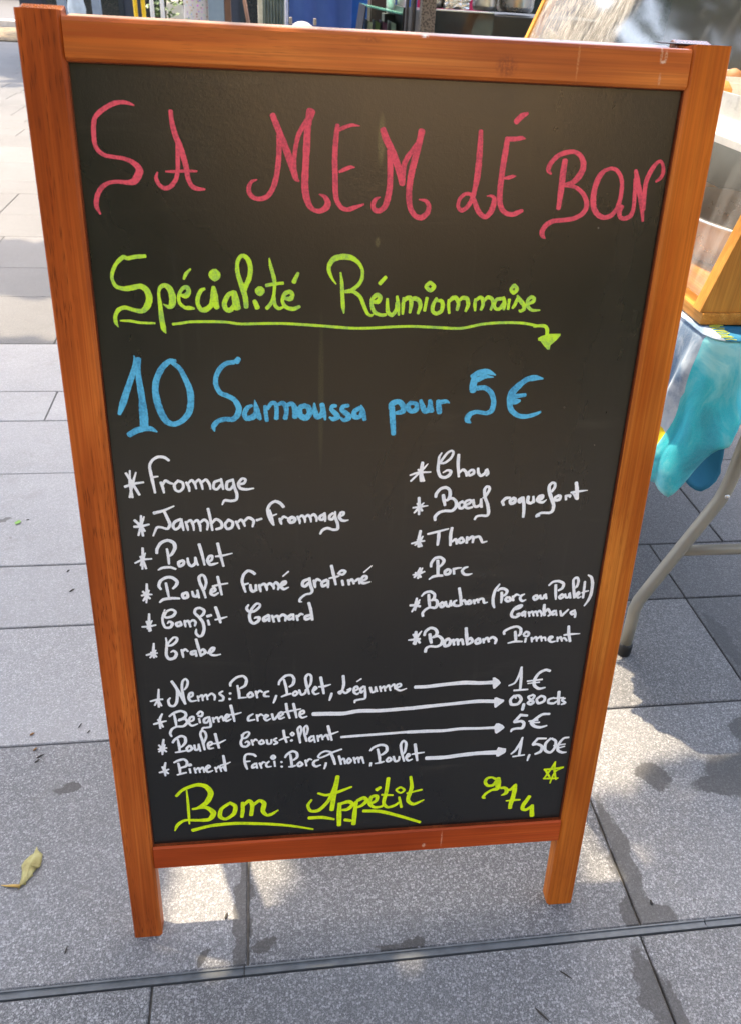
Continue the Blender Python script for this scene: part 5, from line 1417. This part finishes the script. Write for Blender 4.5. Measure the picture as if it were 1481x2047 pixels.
mb = MB(); mb.tube([(-0.30, 5.0, 1.25), (-0.10, 5.0, 0.06)], 0.011, 10); tag(mb.build('timber_stick', M_BROWN), 'slanting brown stick leaning in the dark doorway', 'stick')
mb = MB(); mb.box(-0.468, -0.374, 5.0, 5.02, 0.30, 1.25, 0.003); tag(mb.build('divider_board', plain('grey_blue_panel', (0.21, 0.28, 0.33), 0.5, vary=0.08)), 'flat grey-blue panel standing beside the brown timber', 'panel')
M_FLORAL = MT('floral_fabric', 0.8); _v = M_FLORAL.n('ShaderNodeTexVoronoi', Scale=70.0, Randomness=1.0); M_FLORAL.l(M_FLORAL.tc(), _v.inputs['Vector'])
M_FLORAL.color(M_FLORAL.mix(0.50, (0.30, 0.26, 0.23), M_FLORAL.mix(M_FLORAL.mrange(_v.outputs['Distance'], 0.2, 0.5), _v.outputs['Color'], (0.80, 0.76, 0.72)))); M_FLORAL = M_FLORAL.m
mb = MB(); mb.grid(lambda u, v: (-0.61 + 0.135 * u + 0.01 * v, 5.05 - 0.03 * math.sin(3.1 * u), 0.35 + 0.80 * v), 14, 10)
o = mb.build('floral_cloth', M_FLORAL); tag(o, 'floral patterned cloth hanging beside the beige chair', 'cloth'); o.modifiers.new('t', 'SOLIDIFY').thickness = 0.02
ch_ = thing('garden_chair', 'beige plastic garden chair with its curved back towards the board', 'chair', (-0.86, 7.0, 0))
M_BEIGE = plain('beige_plastic', (0.52, 0.47, 0.36), 0.5)
mb = MB(); mb.grid(lambda u, v: ((u - .5) * (0.15 - 0.03 * v ** 4), -0.02 * math.cos(3.14 * (u - .5)), 0.42 + 0.46 * v), 12, 12); o = mb.build('backrest', M_BEIGE, ch_); o.modifiers.new('t', 'SOLIDIFY').thickness = 0.012
mb = MB(); mb.box(-.20, .20, 0.01, 0.42, 0.40, 0.42, 0.006); mb.build('seat', M_BEIGE, ch_)
for a, b in ((-.18, .03), (.18, .03), (-.18, .40), (.18, .40)):
    mb = MB(); mb.box(a - .015, a + .015, b - .015, b + .015, 0, 0.3995, 0.003); mb.build('leg', M_BEIGE, ch_)
M_WHITEP = plain('white_pole_paint', (0.66, 0.65, 0.61), 0.5)
for x_, lab in ((-0.918, 'white pole on the left of the small green shrub'), (-0.848, 'white pole on the right of the small green shrub')):
    mb = MB(); mb.tube([(x_, 6.0, 0), (x_, 6.0, 1.8)], 0.014, 12); tag(mb.build('white_pole', M_WHITEP), lab, 'pole', 'white poles behind the board')
M_YEL = plain('yellow_paint', (0.80, 0.52, 0.010), 0.4)
yt = thing('hand_truck', 'yellow hand truck whose two upright tubes show above the board', 'hand truck', (-0.935, 5.5, 0))
mb = MB(); mb.tube([(-.026, 0, 0.05), (-.026, 0, 1.0), (-.020, 0, 1.03), (0.0, 0, 1.04), (0.018, 0, 1.03), (.024, 0, 1.0), (.024, 0, 0.05)], 0.013, 12); mb.build('handle_frame', M_YEL, yt)
mb = MB(); mb.box(-.12, .12, -.16, -.02, 0.03, 0.04, 0.002); mb.build('toe_plate', M_YEL, yt)
for s_ in (-1, 1):
    mb = MB(); mb.lathe([(0.03, -.015), (0.075, -.015), (0.08, 0), (0.075, .015), (0.03, .015)], n=24)
    for v_ in mb.bm.verts: v_.co = Vector((v_.co.z + s_ * 0.10, v_.co.y + 0.07, v_.co.x + 0.08))
    mb.build('wheel', M_RUBBER, yt)
M_BLUEGREY = plain('blue_grey_paint', (0.20, 0.25, 0.31), 0.5)
for x_, lab in ((-1.638, 'blue-grey post just left of the pale planter'), (-1.388, 'blue-grey post just right of the pale planter')):
    mb = MB(); mb.box(x_ - .03, x_ + .03, 6.5, 6.56, 0, 1.9, 0.004); tag(mb.build('painted_post', M_BLUEGREY), lab, 'post', 'blue-grey posts in front of the dark shopfront')
mb = MB(); mb.lathe([(0.05, 0), (0.075, 0.01), (0.062, 0.30), (0.045, 0.60), (0.072, 0.78), (0.055, 0.86), (0.06, 0.93), (0.050, 0.935), (0.046, 0.88), (0.004, 0.86)], (-1.63, 7.0, 0), 28)
tag(mb.build('planter', plain('pale_blue_grey_ceramic', (0.42, 0.48, 0.52), 0.4)), 'pale blue-grey waisted planter between two blue-grey posts', 'planter')
# shrub between the white poles
sh = thing('shrub', 'small green shrub growing between two white poles', 'shrub', (-0.88, 6.4, 0))
M_LEAF = MT('leaf_green', 0.55); _oi = M_LEAF.noise(M_LEAF.tc(), 2.2, 3, 0.6)
M_LEAF.color(M_LEAF.ramp(_oi, [(0.3, (0.035, 0.075, 0.018)), (0.7, (0.085, 0.14, 0.030))])); M_LEAF = M_LEAF.m
M_BARK = plain('bark', (0.11, 0.09, 0.07), 0.9, vary=0.4, scale=25)
def leaf(bm, c, n, size, rot, rnd):
    n = n.normalized(); a = n.orthogonal().normalized(); b = n.cross(a); a, b = a * math.cos(rot) + b * math.sin(rot), -a * math.sin(rot) + b * math.cos(rot)
    w_ = size * rnd.uniform(0.55, 0.8) / 2; l_ = size / 2
    p = [c - a * l_, c - b * w_ + n * w_ * 0.25, c + a * l_, c + b * w_ + n * w_ * 0.25]
    v = [bm.verts.new(q) for q in p]; bm.faces.new((v[0], v[1], v[2])); bm.faces.new((v[0], v[2], v[3]))
rl = random.Random(21); mb = MB()
for k in range(500):
    p = Vector((rl.gauss(0, .07), rl.gauss(0, .10), rl.uniform(.15, 1.1))); leaf(mb.bm, p, Vector((rl.uniform(-1, 1), rl.uniform(-1, 1), 1)), 0.05, rl.uniform(0, 6), rl)
mb.build('foliage', M_LEAF, sh, normals=False)
mb = MB(); mb.tube([(0, 0, 0), (0.01, 0, 0.5), (0, 0, 0.95)], [0.014, 0.010, 0.004], 8); mb.build('stem', M_BARK, sh)
# dark shopfront
shop = thing('shopfront', 'dark shuttered shopfront across the paving behind the stalls', 'building', (-0.4, 12.2, 0))
mb = MB(); mb.box(-3.0, 12.5, 0, 3.0, 0, 3.6); mb.build('wall', plain('dark_grey_render', (0.045, 0.045, 0.050), 0.7), shop)
for k in range(11):
    x_ = -2.7 + k * 1.3
    mb = MB(); mb.box(x_, x_ + 1.05, -0.03, -0.003, 0.3, 2.5, 0.004); f = mb.build('window', plain('dark_window_frame', (0.020, 0.024, 0.024), 0.5), shop)
    mb = MB(); mb.box(x_ + .06, x_ + .99, -0.036, -0.0305, 0.36, 2.44); mb.build('pane', plain('dark_pane', (0.010, 0.016, 0.016), 0.12), f)
far = thing('far_building', 'dark slatted building front across the road at the far left', 'building', (-7.5, 27, 0))
mb = MB(); mb.box(-4, 4, 0, 4, 0, 4.0); mb.build('wall', plain('dark_wall', (0.05, 0.05, 0.055), 0.7), far)
for k in range(9):
    mb = MB(); mb.box(-3.9, 3.9, -0.08, -0.003, 0.20 + k * 0.28, 0.34 + k * 0.28, 0.01); mb.build('slat', plain('grey_slat', (0.20, 0.20, 0.21), 0.6), far)
mb = MB(); mb.box(-4.42, -4.24, 19.0, 19.2, -0.05, 2.6, 0.01); tag(mb.build('brick_pier', plain('brown_brick', (0.17, 0.085, 0.055), 0.8, vary=0.3, scale=14)), 'slim brown pier beyond the kerb at the far left', 'pier')

# ================================================================== ADDED BEHIND THE PHOTOGRAPHER FOR THE BOARD'S REFLECTIONS
added_stall = thing('reflector_stall', 'unseen cream stall added behind the camera so its sunlit awning warms the menu board', 'stall', (0.75, -4.6, 0))  # unseen stall, added as a warm reflector for the black panel
M_CREAM = plain('cream_canvas', (0.86, 0.58, 0.29), 0.8, vary=0.05, scale=3)
mb = MB(); mb.prism([(1.55, 1.95), (-1.2, 3.75), (-1.2, 3.72), (1.55, 1.92)], -1.05, 1.05, 'x'); mb.build('awning', M_CREAM, added_stall)
mb = MB(); mb.box(-1.05, 1.05, 1.551, 1.556, 1.62, 1.945); mb.build('valance', M_CREAM, added_stall)
for a in (-1.0, 1.0):
    for c_, z_ in ((1.5, 1.93), (-1.15, 3.66)):
        mb = MB(); mb.tube([(a, c_, 0), (a, c_, z_)], 0.02, 10); mb.build('pole', M_WHITEP, added_stall)
mb = MB(); mb.box(-0.95, 0.95, 0.2, 1.0, 0.70, 0.76, 0.005); mb.box(-0.95, 0.95, 0.99, 1.0, 0.02, 0.699); mb.build('counter', M_CREAM, added_stall)
for hx, wd, lab in ((-4.3, 3.4, 'tall dark greenery added left of the cream stall to block the sky'), (5.7, 3.4, 'tall dark greenery added right of the cream stall to block the sky')):  # unseen greenery, added to keep blue sky out of the panel's reflection
    hd = thing('added_hedge', lab, 'added_hedge', (hx, -5.6, 0), 'greenery added behind the camera')
    mb = MB(); rl = random.Random(6)
    for k in range(4600):
        p = Vector((rl.uniform(-wd, wd), rl.uniform(-.6, .5), rl.uniform(0.05, 6.4))); leaf(mb.bm, p, Vector((rl.uniform(-1, 1), rl.uniform(.2, 1.5), rl.uniform(-.2, 1))), 0.34, rl.uniform(0, 6), rl)
    mb.build('foliage', M_LEAF, hd, normals=False)
    mb = MB(); mb.box(-wd, wd, -.4, .2, 0.0, 6.0, 0.05); mb.build('inner_branches', plain('dark_twigs', (0.02, 0.022, 0.012), 0.9, vary=0.4), hd)

hd = thing('added_hedge', 'tall dark greenery added directly behind the cream stall to block the sky', 'added_hedge', (0.8, -8.6, 0), 'greenery added behind the camera')  # added to darken the sky reflected above the awning
mb = MB(); rl = random.Random(16)
for k in range(3600):
    p = Vector((rl.uniform(-3, 3), rl.uniform(-.6, .5), rl.uniform(0.05, 7.0))); leaf(mb.bm, p, Vector((rl.uniform(-1, 1), rl.uniform(.2, 1.5), rl.uniform(-.2, 1))), 0.34, rl.uniform(0, 6), rl)
mb.build('foliage', M_LEAF, hd, normals=False)
mb = MB(); mb.box(-3, 3, -.4, .2, 0.0, 6.6, 0.05); mb.build('inner_branches', plain('dark_twigs', (0.02, 0.022, 0.012), 0.9, vary=0.4), hd)

# ================================================================== TREE WHOSE CROWN SHADES THE PAVING
def wants_shade(x, y):
    """where on the paving the crown's shadow falls: an uneven blot with gaps"""
    n = 0.16 * math.sin(3.1 * x + 1.0) * math.sin(2.3 * y) + 0.05 * math.sin(11 * x + 4 * y) + 0.03 * math.sin(23 * x - 9 * y)
    d = False
    if -2.6 < x < 0.34 + 0.3 * n and -1.9 < y < 2.02 + n * 1.2: d = True
    if 0.34 <= x < 2.6 and -1.9 < y < 0.0 + n * 0.6: d = True
    if 0.43 <= x < 2.6 and -0.2 < y < 0.23 and rl.random() < min(1.0, (x - 0.41) * 7) * min(1.0, (0.27 - y) * 6): d = True
    if (x + 1.02) ** 2 / 0.36 + (y - 3.02) ** 2 / 0.17 < 1 + 3 * n: d = True
    # the menu board's top edge, the cloth and two small flecks keep their sun
    if -0.24 < x < 0.23 and -0.058 < y < 0.036: d = False
    if -0.31 < x < -0.085 and 0.0 < y < 0.30: d = False
    return d
rl = random.Random(77)
tr_ = thing('tree', 'broad-leaved street tree whose crown shades the paving round the board', 'tree', (-3.4, 1.2, 0))
mb = MB(); OFF = Vector((3.4, -1.2, 0))
cell = 0.085; x = -2.7; hubs = []
while x < 2.7:
    y = -2.0
    while y < 3.9:
        for q_ in range(8):
            px, py = (x, y) if q_ == 0 else (x + rl.uniform(-.5, .5) * cell, y + rl.uniform(-.5, .5) * cell)
            if not wants_shade(px, py): continue
            if px > 0.34 and py > 0.05 and rl.random() < 0.25: continue
            h = 3.4 + 1.5 * rl.random() ** 1.3 + 0.5 * math.sin(2.1 * px) * math.sin(1.7 * py)
            c = Vector((px, py, 0)) + SUN * (h / SUN.z)
            nn = SUN + Vector((rl.uniform(-.7, .7), rl.uniform(-.7, .7), rl.uniform(-.4, .4)))
            leaf(mb.bm, c + OFF, nn, rl.uniform(0.15, 0.18) if q_ == 0 else rl.uniform(0.10, 0.15), rl.uniform(0, 6.28), rl)
            if rl.random() < 0.012: hubs.append(c + OFF)
        y += cell
    x += cell
mb.build('crown', M_LEAF, tr_, normals=False)
mb = MB(); mb.tube([(0, 0, 0), (0.05, 0, 1.2), (0.15, 0.1, 2.4), (0.5, 0.3, 3.2)], [0.19, 0.15, 0.13, 0.10], 14)
fork = Vector((0.5, 0.3, 3.2))
for hb in hubs[:40]:
    md = fork.lerp(hb, 0.5) + Vector((0, 0, 0.25)); mb.tube([fork, md, hb], [0.035, 0.02, 0.006], 7)
mb.build('trunk', M_BARK, tr_)

t2 = thing('tree', 'second street tree, further off to the left, shading the far paving', 'tree', (-7.5, 9.5, 0))
mb = MB(); OFF = Vector((7.5, -9.5, 0))
for k in range(1500):
    px, py = rl.uniform(-6.5, 0.5), rl.uniform(8.6, 13.2)
    c = Vector((px, py, 0)) + SUN * ((4.2 + 1.6 * rl.random()) / SUN.z)
    leaf(mb.bm, c + OFF, SUN + Vector((rl.uniform(-.7, .7), rl.uniform(-.7, .7), rl.uniform(-.4, .4))), rl.uniform(0.3, 0.42), rl.uniform(0, 6.28), rl)
mb.build('crown', M_LEAF, t2, normals=False)
mb = MB(); mb.tube([(0, 0, 0), (0.1, 0, 2.0), (0.5, 0.5, 4.0)], [0.2, 0.16, 0.10], 14)
for q in ((2.5, .5, 5.6), (3.5, 2.5, 5.8), (1.0, 2.5, 5.6), (5.0, 1.0, 5.6)): mb.tube([(0.5, 0.5, 4.0), (q[0] * .55, q[1] * .6 + .1, 5.0), q], [0.07, 0.04, 0.015], 8)
mb.build('trunk', M_BARK, t2)

for q, lab in (((-4.5, 11.2), 'tall street tree closest to the left edge of the shopfront'), ((-5.7, 12.6), 'tall street tree at the near edge of the planting bed'), ((-6.9, 11.0), 'tall street tree furthest to the left')):
    t_ = copy_tree(t2); t_.location = (q[0], q[1], 0); t_.scale = (1, 1, 1.6); t_['label'] = lab

# ================================================================== LITTER
def m_dry():
    m = MT('dry_leaf', 0.7); q = m.noise(m.tc(), 40, 4, 0.6)
    m.color(m.ramp(q, [(0.3, (0.22, 0.17, 0.055)), (0.55, (0.38, 0.34, 0.13)), (0.72, (0.48, 0.44, 0.21))])); m.bump(q, 0.6, 0.003); return m.m
fl_ = thing('fallen_leaf', 'curled dry yellow leaf lying on the paving left of the board', 'leaf', (-0.499, 0.118, 0.0))
out = [(0.004, .036), (.008, .028), (.016, .022), (.0165, .008), (.017, .002), (.0145, -.002), (.0125, .0), (.0085, -.010), (.0095, -.013), (.006, -.015), (.001, -.022), (.0015, -.0255), (-.003, -.026), (-.0075, -.032), (-.0085, -.025), (-.0075, -.014), (-.009, -.004), (-.0125, .006), (-.010, .014), (-.004, .022), (.001, .026)]
mb = MB()
def dome(a, b, f): return 0.0015 + 0.006 * (1 - f * f) + 0.003 * math.sin(a * 500) * math.cos(b * 330) * f
prev = None; c0 = mb.bm.verts.new((0.003, 0.002, 0.010))
for k in range(1, 6):
    f = k / 5; ring = [mb.bm.verts.new((0.003 + (a - .003) * f, .002 + (b - .002) * f, max(0.0008, dome(a, b, f)))) for a, b in out]
    n_ = len(ring)
    for j in range(n_):
        if prev is None: mb.bm.faces.new((c0, ring[j], ring[(j + 1) % n_])).smooth = True
        else: mb.bm.faces.new((prev[j], ring[j], ring[(j + 1) % n_], prev[(j + 1) % n_])).smooth = True
    prev = ring
o = mb.build('blade', m_dry(), fl_); o.modifiers.new('t', 'SOLIDIFY').thickness = 0.0006
mb = MB(); mb.tube([(-.006, -.028, .003), (-.016, -.0265, .0028), (-.026, -.0255, .002), (-.034, -.0235, .0015)], [.0024, .0022, .0014, .0006], 8); mb.build('stalk', plain('leaf_stalk', (0.48, 0.30, 0.07), 0.6), fl_)
mb = MB(); mb.bm.faces.new([mb.bm.verts.new(q) for q in ((-.7515, 1.035, .0016), (-.746, 1.026, .003), (-.738, 1.030, .0035), (-.737, 1.040, .002), (-.744, 1.046, .0012))])
o = mb.build('green_leaflet', plain('fresh_green', (0.17, 0.34, 0.05), 0.5)); o.modifiers.new('t', 'SOLIDIFY').thickness = 0.0006
tag(o, 'tiny fresh green leaflet on the pale paving far left', 'leaf')
M_SEED = plain('brown_seed', (0.20, 0.10, 0.03), 0.6); M_TWIG = plain('dark_twig', (0.035, 0.028, 0.02), 0.8)
def bit(x, y, l_, w_, ang_, mat, name, lab, cat, grp):
    mb = MB(); d = Vector((math.cos(ang_), math.sin(ang_), 0)); p = Vector((x, y, w_ * .7))
    mb.tube([p - d * l_ / 2, p - d * l_ / 4, p + d * l_ / 5 + Vector((0, 0, w_ * .2)), p + d * l_ / 2], [w_ * .25, w_ * .6, w_ * .55, w_ * .15], 8)
    tag(mb.build(name, mat), lab, cat, grp)
bit(-0.555, 0.378, 0.009, 0.0032, 0.6, M_SEED, 'seed_husk', 'brown seed husk just above the joint left of the board', 'seed', 'seed husks on the paving')
bit(-0.542, 0.344, 0.008, 0.003, 0.9, M_SEED, 'seed_husk', 'brown seed husk just below the joint left of the board', 'seed', 'seed husks on the paving')
bit(-0.475, 0.393, 0.011, 0.0018, 1.2, M_TWIG, 'twig', 'dark twig fragment beside the left stile above the joint', 'twig', 'twigs and crumbs on the paving')
bit(-0.457, 0.378, 0.008, 0.0016, 1.0, M_TWIG, 'twig', 'shorter dark twig fragment beside the left stile', 'twig', 'twigs and crumbs on the paving')
bit(-0.586, 0.842, 0.009, 0.0022, 0.9, M_TWIG, 'twig', 'dark bit of twig on the pale slab beside the left stile', 'twig', 'twigs and crumbs on the paving')
bit(-0.564, 0.773, 0.013, 0.0028, 0.8, M_TWIG, 'twig', 'larger dark bit of twig below it on the pale slab', 'twig', 'twigs and crumbs on the paving')
bit(-0.723, 1.047, 0.008, 0.0018, 0.2, M_TWIG, 'twig', 'dark speck of twig beside the green leaflet', 'twig', 'twigs and crumbs on the paving')
bit(-0.196, 0.021, 0.01, 0.0035, 1.3, M_TWIG, 'twig', 'dark crumb on the sunlit patch under the board', 'twig', 'twigs and crumbs on the paving')
bit(-0.530, 0.329, 0.013, 0.0022, 0.5, M_TWIG, 'twig', 'crumpled dark twig below the seed husks', 'twig', 'twigs and crumbs on the paving')
bit(-0.533, 0.319, 0.01, 0.002, 0.7, M_TWIG, 'twig', 'second crumpled twig below the seed husks', 'twig', 'twigs and crumbs on the paving')
bit(0.450, -0.009, 0.008, 0.003, 1.8, M_TWIG, 'twig', 'dark crumb near the joint right of the right foot', 'twig', 'twigs and crumbs on the paving')
bit(0.235, -0.149, 0.025, 0.0022, -0.9, M_TWIG, 'twig', 'curved dark twig on the paving at the bottom edge', 'twig', 'twigs and crumbs on the paving')
bit(0.284, -0.101, 0.02, 0.0016, -0.7, M_TWIG, 'twig', 'thin brown twig below the metal joint strip', 'twig', 'twigs and crumbs on the paving')
bit(-0.418, -0.009, 0.012, 0.0018, 1.4, M_TWIG, 'twig', 'faint twig left of the left foot of the board', 'twig', 'twigs and crumbs on the paving')
